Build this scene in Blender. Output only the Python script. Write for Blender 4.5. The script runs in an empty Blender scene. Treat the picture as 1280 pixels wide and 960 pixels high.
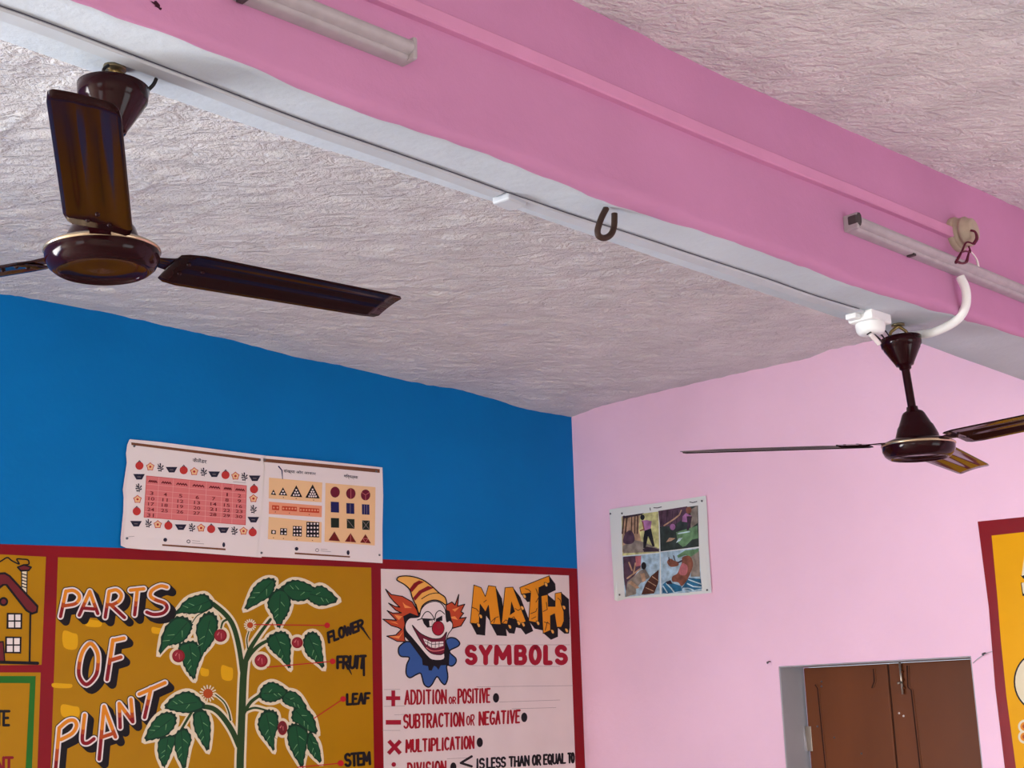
import bpy, bmesh, math, random
import numpy as np
from mathutils import Vector, Matrix
from mathutils.geometry import tessellate_polygon

random.seed(7)
S = bpy.context.scene
C = S.collection
EYE = 1.75                     # camera height above the floor

# ------------------------------------------------------------------ camera
ROWS = ((0.72318612, -0.69011195, -0.02733753),     # camera right, down, forward in room axes
        (0.14568446, 0.19111884, -0.97069544),
        (0.67511323, 0.69801081, 0.23875307))
FOC = 1688.41
cd = bpy.data.cameras.new('camera')
cam = bpy.data.objects.new('camera', cd)
C.objects.link(cam)
cd.sensor_fit = 'HORIZONTAL'
cd.sensor_width = 36.0
cd.lens = FOC / 1280 * 36.0
cd.clip_start = 0.05
r0, r1, r2 = (Vector(r) for r in ROWS)
cam.matrix_world = Matrix(((r0.x, -r1.x, -r2.x, 0), (r0.y, -r1.y, -r2.y, 0),
                           (r0.z, -r1.z, -r2.z, EYE), (0, 0, 0, 1)))
S.camera = cam

# ------------------------------------------------------------------ light and exposure
S.view_settings.view_transform = 'Standard'
S.view_settings.look = 'None'
S.view_settings.exposure = 0.1
S.view_settings.gamma = 1.0
S.view_settings.use_curve_mapping = False
try:
    S.cycles.use_denoising = True
    S.cycles.max_bounces = 10
    S.cycles.diffuse_bounces = 7
    S.cycles.sample_clamp_indirect = 6
except Exception:
    pass
wd = bpy.data.worlds.new('daylight')
S.world = wd
wd.use_nodes = True
wd.node_tree.nodes['Background'].inputs[0].default_value = (0.80, 0.90, 1.0, 1)
wd.node_tree.nodes['Background'].inputs[1].default_value = 1.0

XL, XR, YF, YB = -4.6, 4.386, -2.2, 4.15      # inner faces of the four walls
BACK_WIN = (-4.1, -1.1, 0.80, 2.20)          # x0 x1 z0 z1 in the blue wall, left of the view
FRONT_OPENING = (1.9, 3.7, 0.80, 1.90)           # x0 x1 z0 z1 in the front wall, unseen opening added for fill and reflections
SIDE_OPENING = (-1.0, 0.6, 0.75, 2.15)           # y0 y1 z0 z1 in the left wall, unseen opening added for fill


def window_light(name, loc, rot, sx, sy, power, col):
    l = bpy.data.lights.new(name, 'AREA')
    l.shape = 'RECTANGLE'
    l.size, l.size_y, l.energy, l.color = sx, sy, power, col
    o = bpy.data.objects.new(name, l)
    C.objects.link(o)
    o.location, o.rotation_euler = loc, rot
    return o


P_BACK, P_FRONT, P_SIDE = 590, 27, 30
window_light('back_window_daylight', (sum(BACK_WIN[:2]) / 2, YB + 0.06, sum(BACK_WIN[2:]) / 2),
             (math.radians(-90 + 24), 0, 0), BACK_WIN[1] - BACK_WIN[0], BACK_WIN[3] - BACK_WIN[2], P_BACK, (1.0, 0.985, 0.97))
window_light('front_fill_light', (sum(FRONT_OPENING[:2]) / 2, YF - 0.06, sum(FRONT_OPENING[2:]) / 2),
             (math.radians(90), 0, 0), FRONT_OPENING[1] - FRONT_OPENING[0], FRONT_OPENING[3] - FRONT_OPENING[2], P_FRONT, (0.94, 0.97, 1.0))  # weak fill light, added at the unseen front opening
window_light('side_fill_light', (XL - 0.06, sum(SIDE_OPENING[:2]) / 2, sum(SIDE_OPENING[2:]) / 2),
             (math.radians(90), 0, math.radians(-90)), SIDE_OPENING[1] - SIDE_OPENING[0], SIDE_OPENING[3] - SIDE_OPENING[2], P_SIDE, (0.94, 0.97, 1.0))  # small added fill from the unseen left side


# ------------------------------------------------------------------ pixel rays onto room planes
def ray(x, y):
    return r0 * (x - 640) + r1 * (y - 480) + r2 * FOC


def on_x(x, y, X):
    d = ray(x, y)
    d = d * (X / d.x)
    return Vector((d.x, d.y, d.z + EYE))


def on_y(x, y, Y):
    d = ray(x, y)
    d = d * (Y / d.y)
    return Vector((d.x, d.y, d.z + EYE))


def on_z(x, y, Z):
    d = ray(x, y)
    d = d * ((Z - EYE) / d.z)
    return Vector((d.x, d.y, d.z + EYE))


def interp(xs, ys, x):
    return float(np.interp(x, xs, ys))


# ------------------------------------------------------------------ materials
MATS = {}


def lin(c):
    c = c / 255
    return c / 12.92 if c <= 0.04045 else ((c + 0.055) / 1.055) ** 2.4


def mat(name, rgb, rough=0.6, metal=0.0, bump=None, var=0.0, vscale=3.0, coat=0.0, stretch=None, spec=0.22):
    """rgb in sRGB 0-255; bump=(scale, strength, distance); var mixes in a slightly darker/lighter tone"""
    if name in MATS:
        return MATS[name]
    m = bpy.data.materials.new(name)
    m.use_nodes = True
    nt = m.node_tree
    b = nt.nodes['Principled BSDF']
    col = (lin(rgb[0]), lin(rgb[1]), lin(rgb[2]), 1)
    b.inputs['Base Color'].default_value = col
    b.inputs['Roughness'].default_value = rough
    b.inputs['Metallic'].default_value = metal
    b.inputs['Specular IOR Level'].default_value = spec
    b.inputs['Coat Weight'].default_value = coat
    b.inputs['Coat Roughness'].default_value = 0.08
    tc = nt.nodes.new('ShaderNodeTexCoord')
    src = tc.outputs['Object']
    if stretch:
        mp = nt.nodes.new('ShaderNodeMapping')
        mp.inputs['Rotation'].default_value = stretch[0]
        mp.inputs['Scale'].default_value = stretch[1]
        nt.links.new(src, mp.inputs['Vector'])
        src = mp.outputs['Vector']
    if var:
        n = nt.nodes.new('ShaderNodeTexNoise')
        n.inputs['Scale'].default_value = vscale
        n.inputs['Detail'].default_value = 5
        nt.links.new(src, n.inputs['Vector'])
        r = nt.nodes.new('ShaderNodeValToRGB')
        r.color_ramp.elements[0].position = 0.3
        r.color_ramp.elements[1].position = 0.7
        r.color_ramp.elements[0].color = (col[0] * (1 - var), col[1] * (1 - var), col[2] * (1 - var), 1)
        r.color_ramp.elements[1].color = tuple(min(1, c * (1 + var * .6)) for c in col[:3]) + (1,)
        nt.links.new(n.outputs['Fac'], r.inputs['Fac'])
        nt.links.new(r.outputs['Color'], b.inputs['Base Color'])
    if bump:
        n = nt.nodes.new('ShaderNodeTexNoise')
        n.inputs['Scale'].default_value = bump[0]
        n.inputs['Detail'].default_value = 6
        n.inputs['Roughness'].default_value = 0.6
        nt.links.new(src, n.inputs['Vector'])
        bp = nt.nodes.new('ShaderNodeBump')
        bp.inputs['Strength'].default_value = bump[1]
        bp.inputs['Distance'].default_value = bump[2]
        nt.links.new(n.outputs['Fac'], bp.inputs['Height'])
        nt.links.new(bp.outputs['Normal'], b.inputs['Normal'])
    MATS[name] = m
    return m


mat('pink_distemper', (252, 210, 235), 0.75, bump=(14, .25, .01), var=.05, vscale=2.2)
mat('pink_beam_paint', (194, 134, 174), 0.7, bump=(16, .3, .01), var=.07, vscale=3)
mat('blue_distemper', (0, 117, 188), 0.6, bump=(10, .25, .01), var=.10, vscale=2, spec=.12)
mat('white_wash', (194, 201, 209), 0.85, bump=(22, .35, .008), var=.10, vscale=3, spec=.2)
mat('cream_wall', (220, 210, 196), 0.8, bump=(12, .2, .01))
mat('floor_cement', (172, 166, 158), 0.7, var=.15, vscale=2)
mat('red_enamel', (136, 6, 20), 0.3, bump=(30, .12, .004), var=.12, vscale=5)
mat('yellow_enamel', (178, 128, 4), 0.34, bump=(26, .10, .004), var=.07, vscale=4, spec=.14)
mat('yellow_enamel_lit', (238, 170, 0), 0.34, bump=(26, .10, .004), var=.05, vscale=4, spec=.1)  # same yellow enamel, lightened for the stronger daylight on the right wall
mat('white_enamel', (226, 214, 210), 0.4, bump=(26, .10, .004), var=.05, vscale=5)
PAINT = dict(black=(22, 20, 24), white=(236, 226, 222), cream=(232, 220, 190), orange=(226, 138, 30), rust=(180, 74, 26),
             darkred=(134, 22, 30), red=(190, 30, 36), crimson=(160, 20, 44), brushred=(158, 18, 34), maroon=(110, 34, 40), leaf=(22, 84, 50), leafdark=(12, 52, 36),
             leaflight=(120, 176, 120), stem=(38, 70, 34), fruit=(150, 40, 52), fruitlight=(206, 120, 120), green=(36, 110, 34),
             blue=(52, 92, 156), navy=(32, 36, 92), flame=(192, 74, 40), flamelight=(238, 150, 80), peach=(240, 200, 150), ochre=(238, 178, 86),
             mathorange=(232, 150, 30), grey=(150, 140, 138), ink=(40, 40, 60), brown=(120, 76, 52), rose=(222, 124, 124), roseline=(236, 170, 164),
             wine=(110, 28, 50), dgreen=(30, 44, 34), brick=(112, 28, 24), coral=(236, 160, 124), scarlet=(200, 70, 40), applered=(196, 56, 56),
             glint=(226, 170, 10))
for k, v in PAINT.items():
    mat('paint_' + k, v, 0.42, spec=.18)
mat('paper', (236, 228, 226), 0.55, spec=.3)
mat('paper_cool', (232, 236, 234), 0.5, spec=.3)
INK = dict(sky=(176, 206, 224), bark=(96, 72, 60), tan=(196, 160, 130), shade=(66, 50, 62), lime=(214, 214, 150), skin=(140, 88, 70),
           lilac=(176, 120, 168), trousers=(38, 36, 40), moss=(110, 150, 110), forest=(56, 66, 62), water=(40, 110, 150), foam=(200, 226, 240), pinkrag=(196, 116, 120),
           hull=(84, 48, 38), stone=(150, 140, 130), plum=(92, 66, 84), dusk=(122, 104, 112))
for k, v in INK.items():
    mat('print_' + k, v, 0.5, spec=.3, var=.45, vscale=38)
mat('fan_brown', (33, 5, 9), 0.12, spec=.14)
mat('fan_trim', (190, 168, 140), 0.25, metal=.9)
mat('fan_blade', (29, 6, 7), 0.12, spec=.10)
mat('steel_dull', (120, 108, 84), 0.35, metal=.8)
mat('brass_dull', (150, 128, 84), 0.3, metal=.8)
mat('steel_bright', (190, 180, 168), 0.3, metal=.8)
mat('rust_iron', (62, 46, 40), 0.6, metal=.3, bump=(60, .4, .003))
mat('white_plastic', (236, 238, 238), 0.35)
mat('aged_plastic', (180, 164, 146), 0.5, var=.12, vscale=40)
mat('batten_grey', (168, 161, 166), 0.35, var=.10, vscale=30, spec=.4)
mat('batten_cap', (72, 66, 68), 0.5)
mat('wire_black', (26, 22, 26), 0.4)
mat('wire_maroon', (90, 20, 46), 0.4)
mat('gap_grey', (70, 70, 84), 0.6)
mat('wire_white', (230, 220, 220), 0.4)
mat('trunking_white', (188, 193, 200), 0.5, var=.06, vscale=9)
mat('trunking_pink', (206, 142, 180), 0.6, var=.05, vscale=9)
mat('shutter_brown', (112, 62, 34), 0.4, var=.12, vscale=6, bump=(30, .15, .003), stretch=((0, 0, 0), (1, 1, .25)))
mat('groove', (44, 22, 18), 0.8)
mat('frame_grey', (180, 180, 188), 0.55, var=.08, vscale=5)
mat('pin', (110, 110, 116), 0.3, metal=.8)
mat('glass_tint', (210, 225, 225), 0.1)
mat('dark_stain', (58, 20, 38), 0.8)


# ------------------------------------------------------------------ objects
def link(name, mesh, parent=None, kind=None):
    o = bpy.data.objects.new(name, mesh)
    C.objects.link(o)
    if parent is not None:
        o.parent = parent
    if kind:
        o['kind'] = kind
    return o


def tag(o, label, cat, group=None):
    o['label'], o['category'] = label, cat
    if group:
        o['group'] = group
    return o


def thing(name, label, cat, loc, group=None, rot=(0, 0, 0)):
    o = bpy.data.objects.new(name, None)
    o.empty_display_size = .05
    C.objects.link(o)
    o.location, o.rotation_euler = loc, rot
    return tag(o, label, cat, group)


class MB:
    """collects faces with material names; build() links them as one mesh object"""

    def __init__(self):
        self.v, self.f, self.m, self.names, self.sm = [], [], [], [], []

    def mi(self, name):
        if name not in self.names:
            self.names.append(name)
        return self.names.index(name)

    def add(self, verts, faces, m, smooth=False):
        n = len(self.v)
        k = self.mi(m)
        self.v += [tuple(p) for p in verts]
        for f in faces:
            self.f.append([i + n for i in f])
            self.m.append(k)
            self.sm.append(smooth)

    def box(self, c, s, m, rot=None, bev=0):
        bm = bmesh.new()
        bmesh.ops.create_cube(bm, size=1)
        bmesh.ops.scale(bm, vec=s, verts=bm.verts)
        if bev:
            bmesh.ops.bevel(bm, geom=bm.edges[:], offset=bev, segments=2, affect='EDGES', profile=.5)
        M = Matrix.Translation(c) @ (rot.to_4x4() if rot else Matrix())
        self.bm(bm, M, m)

    def bm(self, bm, M, m, smooth=False):
        bm.verts.index_update()
        self.add([M @ v.co for v in bm.verts], [[v.index for v in f.verts] for f in bm.faces], m, smooth)
        bm.free()

    def lathe(self, prof, m, n=40, M=Matrix(), smooth=True):
        """prof: (r, z) list from one end to the other; closed at r = 0"""
        vs, fs = [], []
        for r, z in prof:
            for i in range(n):
                a = 2 * math.pi * i / n
                vs.append(M @ Vector((max(r, 1e-5) * math.cos(a), max(r, 1e-5) * math.sin(a), z)))
        for j in range(len(prof) - 1):
            for i in range(n):
                k = (i + 1) % n
                fs.append((j * n + i, j * n + k, (j + 1) * n + k, (j + 1) * n + i))
        self.add(vs, fs, m, smooth)

    def tube(self, pts, r, m, n=10, smooth_path=True, caps=True):
        pts = [Vector(p) for p in pts]
        rad = r if isinstance(r, (list, tuple)) else None
        if smooth_path and len(pts) > 2:
            pts = catmull3(pts, 8)
        N = len(pts)
        vs, fs = [], []
        up = Vector((0.31, 0.17, 0.93)).normalized()
        for i, p in enumerate(pts):
            t = (pts[min(i + 1, N - 1)] - pts[max(i - 1, 0)]).normalized()
            a = t.cross(up)
            if a.length < 1e-3:
                a = t.cross(Vector((1, 0, 0)))
            a.normalize()
            b = t.cross(a).normalized()
            up = a.cross(t).normalized() if False else up
            rr = np.interp(i / (N - 1), np.linspace(0, 1, len(rad)), rad) if rad else r
            for k in range(n):
                an = 2 * math.pi * k / n
                vs.append(p + (a * math.cos(an) + b * math.sin(an)) * float(rr))
        for i in range(N - 1):
            for k in range(n):
                l = (k + 1) % n
                fs.append((i * n + k, i * n + l, (i + 1) * n + l, (i + 1) * n + k))
        if caps:
            fs.append(tuple(range(n))[::-1])
            fs.append(tuple((N - 1) * n + k for k in range(n)))
        self.add(vs, fs, m, True)

    def build(self, name, parent=None, kind=None, world=False):
        """world=True: vertices are given in room coordinates, parent is an unrotated Empty"""
        me = bpy.data.meshes.new(name)
        v = self.v
        off = Vector((0, 0, 0))
        if world and parent is not None:
            p = parent
            while p is not None:
                off += p.location
                p = p.parent
            v = [(a - off.x, b - off.y, c - off.z) for a, b, c in v]
        me.from_pydata(v, [], self.f)
        for n in self.names:
            me.materials.append(MATS[n])
        me.polygons.foreach_set('material_index', self.m)
        me.polygons.foreach_set('use_smooth', self.sm)
        me.update()
        bm = bmesh.new()
        bm.from_mesh(me)
        bmesh.ops.recalc_face_normals(bm, faces=bm.faces[:])
        bm.to_mesh(me)
        bm.free()
        return link(name, me, parent, kind)


def catmull3(p, n):
    out = []
    q = [p[0]] + list(p) + [p[-1]]
    for i in range(1, len(q) - 2):
        for k in range(n):
            t = k / n
            a, b, c, d = q[i - 1], q[i], q[i + 1], q[i + 2]
            out.append(.5 * ((2 * b) + (c - a) * t + (2 * a - 5 * b + 4 * c - d) * t * t + (3 * b - a - 3 * c + d) * t ** 3))
    out.append(q[-2])
    return out


def smooth2(p, closed=True, n=5):
    P = [Vector((a, b)) for a, b in p]
    if not closed:
        return [(v.x, v.y) for v in catmull3([Vector((a, b, 0)) for a, b in p], n)]
    out, N = [], len(P)
    for i in range(N):
        a, b, c, d = P[i - 1], P[i], P[(i + 1) % N], P[(i + 2) % N]
        for k in range(n):
            t = k / n
            v = .5 * ((2 * b) + (c - a) * t + (2 * a - 5 * b + 4 * c - d) * t * t + (3 * b - a - 3 * c + d) * t ** 3)
            out.append((v.x, v.y))
    return out


def ell(cx, cy, rx, ry=None, n=22, a0=0):
    ry = ry or rx
    return [(cx + rx * math.cos(2 * math.pi * i / n + a0), cy + ry * math.sin(2 * math.pi * i / n + a0)) for i in range(n)]


def frm(x0, y0, s, pts):
    """points read off an enlarged view (origin x0,y0, s times enlarged) -> photograph points"""
    return [(x0 + a / s, y0 + b / s) for a, b in pts]


class Paint(MB):
    """flat paint or print laid on a wall or a sheet: shapes in photograph points, traced onto the plane"""
    STEP = 0.00035

    def __init__(self, plane, base):
        super().__init__()
        self.plane, self.base = plane, base
        self.sub, self.count = 0.0, {}

    def P(self, p, layer):
        return self.plane(p[0], p[1], self.base + layer * self.STEP + self.sub)

    def lift(self, layer):
        """each new brush mark lies a hair above the one before it"""
        k = self.count.get(layer, 0)
        self.count[layer] = k + 1
        self.sub = (k % 26) * 1.25e-5

    def poly(self, pts, m, layer, holes=()):
        self.lift(layer)
        loops = [list(pts)] + [list(h) for h in holes]
        tri = tessellate_polygon([[Vector((a, b, 0)) for a, b in l] for l in loops])
        flat = [p for l in loops for p in l]
        self.add([self.P(p, layer) for p in flat], [t for t in tri], m)

    def stroke(self, pts, w, m, layer, closed=False, cap=True):
        """brush stroke; w a width or (start, end) widths, in points; split into ribbons at sharp corners"""
        P = [Vector(p) for p in pts]
        if closed:
            P.append(P[0])
        P = [p for i, p in enumerate(P) if i == 0 or (p - P[i - 1]).length > 1e-5]
        N = len(P)
        if N < 2:
            return
        w0, w1 = w if isinstance(w, tuple) else (w, w)
        W = [w0 + (w1 - w0) * i / (N - 1) for i in range(N)]
        runs, cur = [], [0]
        for i in range(1, N):
            cur.append(i)
            if i < N - 1 and (P[i] - P[i - 1]).angle(P[i + 1] - P[i]) > 1.0:
                runs.append(cur)
                cur = [i]
        runs.append(cur)
        for r in runs:
            self.lift(layer)
            n = len(r)
            L, Rr = [], []
            for k, i in enumerate(r):
                d = (P[r[min(k + 1, n - 1)]] - P[r[max(k - 1, 0)]])
                if d.length < 1e-6:
                    d = P[r[1]] - P[r[0]]
                d.normalize()
                nn = Vector((-d.y, d.x)) * (W[i] / 2)
                if 0 < k < n - 1:
                    a = (P[i] - P[r[k - 1]]).angle(P[r[k + 1]] - P[i])
                    nn /= max(.6, math.cos(a / 2))
                L.append(P[i] + nn)
                Rr.append(P[i] - nn)
            vs = L + Rr
            fs = [(k, k + 1, n + k + 1, n + k) for k in range(n - 1)]
            if cap:
                for e, sgn in ((0, -1), (n - 1, 1)):
                    i = r[e]
                    d = (P[r[1]] - P[r[0]]) if e == 0 else (P[r[-1]] - P[r[-2]])
                    a0 = math.atan2(d.y, d.x)
                    base = len(vs)
                    arc_ = [P[i] + Vector((math.cos(a0 + t), math.sin(a0 + t))) * (W[i] / 2) for t in ([1.05, .52, 0, -.52, -1.05] if sgn > 0 else [math.pi - 1.05, math.pi - .52, math.pi, math.pi + .52, math.pi + 1.05])]
                    vs = vs + arc_
                    fs.append((e, *range(base, base + 5), n + e))
            self.add([self.P(q, layer) for q in vs], fs, m)

    def dot(self, x, y, r, m, layer, ry=None):
        self.poly(ell(x, y, r, ry, 18), m, layer)

    def rect(self, x0, y0, x1, y1, m, layer):
        self.poly([(x0, y0), (x1, y0), (x1, y1), (x0, y1)], m, layer)


def back_plane(x, y, off):
    return on_y(x, y, YB - off)


def right_plane(x, y, off):
    return on_x(x, y, XR - off)


# ------------------------------------------------------------------ brush lettering (one glyph = strokes in a unit box, y up)
def arc(cx, cy, rx, ry, a0, a1, n=9):
    return [(cx + rx * math.cos(math.radians(a0 + (a1 - a0) * i / n)), cy + ry * math.sin(math.radians(a0 + (a1 - a0) * i / n))) for i in range(n + 1)]


G = {
    'A': [[(0, 0), (.5, 1), (1, 0)], [(.2, .36), (.8, .36)]],
    'B': [[(0, 0), (0, 1)], [(0, 1), (.55, 1)] + arc(.55, .76, .38, .24, 90, -90) + [(0, .52)], [(0, .52), (.6, .52)] + arc(.6, .26, .4, .26, 90, -90) + [(0, 0)]],
    'C': [arc(.55, .5, .55, .5, 50, 310, 14)],
    'D': [[(0, 0), (0, 1)], [(0, 1), (.4, 1)] + arc(.4, .5, .6, .5, 90, -90, 12) + [(0, 0)]],
    'E': [[(1, 1), (0, 1), (0, 0), (1, 0)], [(0, .52), (.8, .52)]],
    'F': [[(1, 1), (0, 1), (0, 0)], [(0, .52), (.8, .52)]],
    'G': [arc(.55, .5, .55, .5, 50, 330, 14) + [(1, .45), (.6, .45)]],
    'H': [[(0, 0), (0, 1)], [(1, 0), (1, 1)], [(0, .5), (1, .5)]],
    'I': [[(.5, 0), (.5, 1)]],
    'L': [[(0, 1), (0, 0), (1, 0)]],
    'M': [[(0, 0), (.05, 1), (.5, .3), (.95, 1), (1, 0)]],
    'N': [[(0, 0), (0, 1), (1, 0), (1, 1)]],
    'O': [arc(.5, .5, .5, .5, 90, 450, 20)],
    'P': [[(0, 0), (0, 1), (.5, 1)] + arc(.5, .73, .5, .27, 90, -90) + [(0, .46)]],
    'Q': [arc(.5, .5, .5, .5, 90, 450, 20), [(.55, .3), (1.05, -.08)]],
    'R': [[(0, 0), (0, 1), (.5, 1)] + arc(.5, .74, .5, .26, 90, -90) + [(0, .48)], [(.4, .48), (1, -.05)]],
    'S': [arc(.5, .74, .46, .26, 30, 270, 12) + arc(.5, .25, .5, .25, 90, -150, 12)],
    'T': [[(0, 1), (1, 1)], [(.5, 1), (.5, 0)]],
    'U': [[(0, 1), (0, .32)] + arc(.5, .32, .5, .32, 180, 360, 10) + [(1, 1)]],
    'V': [[(0, 1), (.5, 0), (1, 1)]],
    'W': [[(0, 1), (.25, 0), (.5, .75), (.75, 0), (1, 1)]],
    'Y': [[(0, 1), (.5, .48), (1, 1)], [(.5, .48), (.5, 0)]],
    ' ': [],
}
WID = {'I': .3, 'M': 1.25, 'W': 1.35, ' ': .45, 'L': .85, 'E': .85, 'F': .85}


def brush_text(pt, s, tl, tr, br, bl, w, m, layer, gap=.42, taper=1.0):
    tot = sum(WID.get(c, 1) for c in s) + gap * (len(s) - 1)
    x = 0
    for c in s:
        cw = WID.get(c, 1)
        for st in G[c]:
            out = []
            for gx, gy in st:
                u, v = (x + gx * cw) / tot, 1 - gy
                top = Vector(tl).lerp(Vector(tr), u)
                bot = Vector(bl).lerp(Vector(br), u)
                q = top.lerp(bot, v)
                out.append((q.x, q.y))
            pt.stroke(out, (w, w * taper), m, layer)
        x += cw + gap


def font_text(pt, s, tl, tr, br, bl, m, layer, bold=0.0):
    cu = bpy.data.curves.new('tmp', 'FONT')
    cu.body = s
    cu.resolution_u = 3
    cu.offset = bold
    o = bpy.data.objects.new('tmp', cu)
    C.objects.link(o)
    dg = bpy.context.evaluated_depsgraph_get()
    ev = o.evaluated_get(dg)
    me = ev.to_mesh()
    vs = [v.co.copy() for v in me.vertices]
    fs = [list(p.vertices) for p in me.polygons]
    ev.to_mesh_clear()
    bpy.data.objects.remove(o)
    bpy.data.curves.remove(cu)
    if not vs:
        return
    x0, x1 = min(v.x for v in vs), max(v.x for v in vs)
    y0, y1 = min(v.y for v in vs), max(v.y for v in vs)
    out = []
    for v in vs:
        u, t = (v.x - x0) / (x1 - x0), 1 - (v.y - y0) / (y1 - y0)
        q = Vector(tl).lerp(Vector(tr), u).lerp(Vector(bl).lerp(Vector(br), u), t)
        out.append(q)
    pt.lift(layer)
    pt.add([pt.P(q, layer) for q in out], fs, m)


# ================================================================== SETTING
def vnoise(x, y, seed):
    """smooth value noise on numpy arrays"""
    xi, yi = np.floor(x).astype(int), np.floor(y).astype(int)
    fx, fy = x - xi, y - yi
    fx, fy = fx * fx * (3 - 2 * fx), fy * fy * (3 - 2 * fy)

    def h(a, b):
        n = (a * 374761393 + b * 668265263 + seed * 974711) & 0x7fffffff
        n = (n ^ (n >> 13)) * 1274126177 & 0x7fffffff
        return ((n ^ (n >> 16)) & 0xffff) / 65535.0 - .5
    return (h(xi, yi) * (1 - fx) + h(xi + 1, yi) * fx) * (1 - fy) + (h(xi, yi + 1) * (1 - fx) + h(xi + 1, yi + 1) * fx) * fy


TH = .2      # wall thickness
HT = 3.30    # walls rise past the ceiling sheet
mb = MB()
mb.box(((XL + XR) / 2, (YF + YB) / 2, -.05), (XR - XL + 2 * TH, YB - YF + 2 * TH, .1), 'floor_cement')
mb.build('floor', kind='structure')

def wall_with_holes(name, axis, pos, lo, hi, holes, m, sign):
    """wall across lo..hi at axis = pos, thickness outwards, rectangular holes (a0,a1,z0,z1)"""
    mb = MB()

    def piece(a0, a1, z0, z1):
        if a1 - a0 < 1e-4 or z1 - z0 < 1e-4:
            return
        c, d = (a0 + a1) / 2, a1 - a0
        if axis == 'x':
            mb.box((pos + sign * TH / 2, c, (z0 + z1) / 2), (TH, d, z1 - z0), m)
        else:
            mb.box((c, pos + sign * TH / 2, (z0 + z1) / 2), (d, TH, z1 - z0), m)
    cur = lo
    for a0, a1, z0, z1 in sorted(holes):
        piece(cur, a0, 0, HT)
        piece(a0, a1, 0, z0)
        piece(a0, a1, z1, HT)
        cur = a1
    piece(cur, hi, 0, HT)
    return mb.build(name, kind='structure')


wall_with_holes('wall_back', 'y', YB, XL - TH, XR + TH, [BACK_WIN], 'blue_distemper', 1)
WIN = (2.317, 3.112, 0.85, EYE + .1575)
wall_with_holes('wall_right', 'x', XR, YF, YB, [WIN], 'pink_distemper', 1)
wall_with_holes('wall_left', 'x', XL, YF, YB, [SIDE_OPENING], 'cream_wall', -1)
wall_with_holes('wall_front', 'y', YF, XL, XR, [FRONT_OPENING], 'cream_wall', -1)

# ceiling: hand-plastered sheet, uneven where it meets the walls
FX = [(0, 367.6), (50, 375), (93, 383), (180, 400.5), (219, 410), (287, 425), (360, 444), (425, 456), (467, 467), (537, 481.6), (577, 487), (650, 509), (710, 522)]
cz = [on_y(a, b, YB) for a, b in FX]
back_x, back_z = [p.x for p in cz], [p.z for p in cz]
NX = [(727, 5), (905, 95), (1055, 160), (1280, 262)]
cz = [on_y(a, b, 1.585) for a, b in NX]
near_x, near_z = [p.x for p in cz], [p.z for p in cz]
PX = [(712, 522), (750, 508), (815, 491), (930, 465), (1009, 448), (1040, 437), (1091, 426)]
cz = sorted([on_x(a, b, XR) for a, b in PX], key=lambda p: p.y)
side_y, side_z = [p.y for p in cz], [p.z for p in cz]

xs = np.concatenate([np.arange(XL - .02, .5, .2), np.arange(.5, XR + .03, .0115)])
ys = np.concatenate([np.arange(YF - .02, .5, .2), np.arange(.5, YB + .03, .0115)])
X, Y = np.meshgrid(xs, ys)
zb = np.interp(X, back_x, back_z)
zn = np.interp(X, near_x, near_z)
zs = np.interp(Y, side_y, side_z)
far = np.clip((Y - 1.8) / (YB - 1.8), 0, 1)
Z = (EYE + 1.338) * (1 - far ** 3) + zb * far ** 3
side = np.clip((X - 3.9) / (XR - 3.9), 0, 1) ** 3 * (Y > 1.7)
Z = Z * (1 - side) + zs * side
Z = np.where(Y < 1.7, zn, Z)
ca, sa = .784, -.62
U, V = (X * ca + Y * sa), (-X * sa + Y * ca)
amp = np.where(Y < 1.7, .35, 1.0)
bumps = vnoise(U * 4, V * 16, 1) * .006 + vnoise(U * 9, V * 30, 2) * .0068 + vnoise(U * 17 + 5, V * 44, 3) * .0060 + vnoise(U * 30 + 9, V * 62, 9) * .0032 + vnoise(X * 3, Y * 3, 4) * .006
grain = vnoise(X * 26, Y * 26, 6) * .0015
boards = -.007 * np.exp(-((((X + .02 * np.sin(Y * 2)) / .21) % 1 - .5) / .04) ** 2) * np.clip((2.3 - X) / .8, 0, 1) * (Y > 1.7) * (vnoise(X * 3, Y * 5, 8) + .5)
edge = np.clip((YB - Y) / .12, .55, 1) * np.clip((XR - X) / .12, .6, 1)
Z = Z + (bumps * amp + grain + boards) * edge
nx, ny = len(xs), len(ys)
verts = np.stack([X.ravel(), Y.ravel(), Z.ravel()], 1)
idx = np.arange(nx * ny).reshape(ny, nx)
faces = np.stack([idx[:-1, :-1].ravel(), idx[1:, :-1].ravel(), idx[1:, 1:].ravel(), idx[:-1, 1:].ravel()], 1)
m = bpy.data.materials.new('ceiling_plaster')
m.use_nodes = True
nt = m.node_tree
b = nt.nodes['Principled BSDF']
b.inputs['Roughness'].default_value = .85
b.inputs['Specular IOR Level'].default_value = .25
tc = nt.nodes.new('ShaderNodeTexCoord')


def mapped(rotz, sc):
    mp = nt.nodes.new('ShaderNodeMapping')
    mp.vector_type = 'TEXTURE'
    mp.inputs['Rotation'].default_value = (0, 0, rotz)
    mp.inputs['Scale'].default_value = sc
    nt.links.new(tc.outputs['Object'], mp.inputs['Vector'])
    return mp.outputs['Vector']


def noise(vec, scale, detail=5, rough=.6, dist=0):
    n = nt.nodes.new('ShaderNodeTexNoise')
    n.inputs['Scale'].default_value = scale
    n.inputs['Detail'].default_value = detail
    n.inputs['Roughness'].default_value = rough
    n.inputs['Distortion'].default_value = dist
    nt.links.new(vec, n.inputs['Vector'])
    return n.outputs['Fac']


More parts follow.
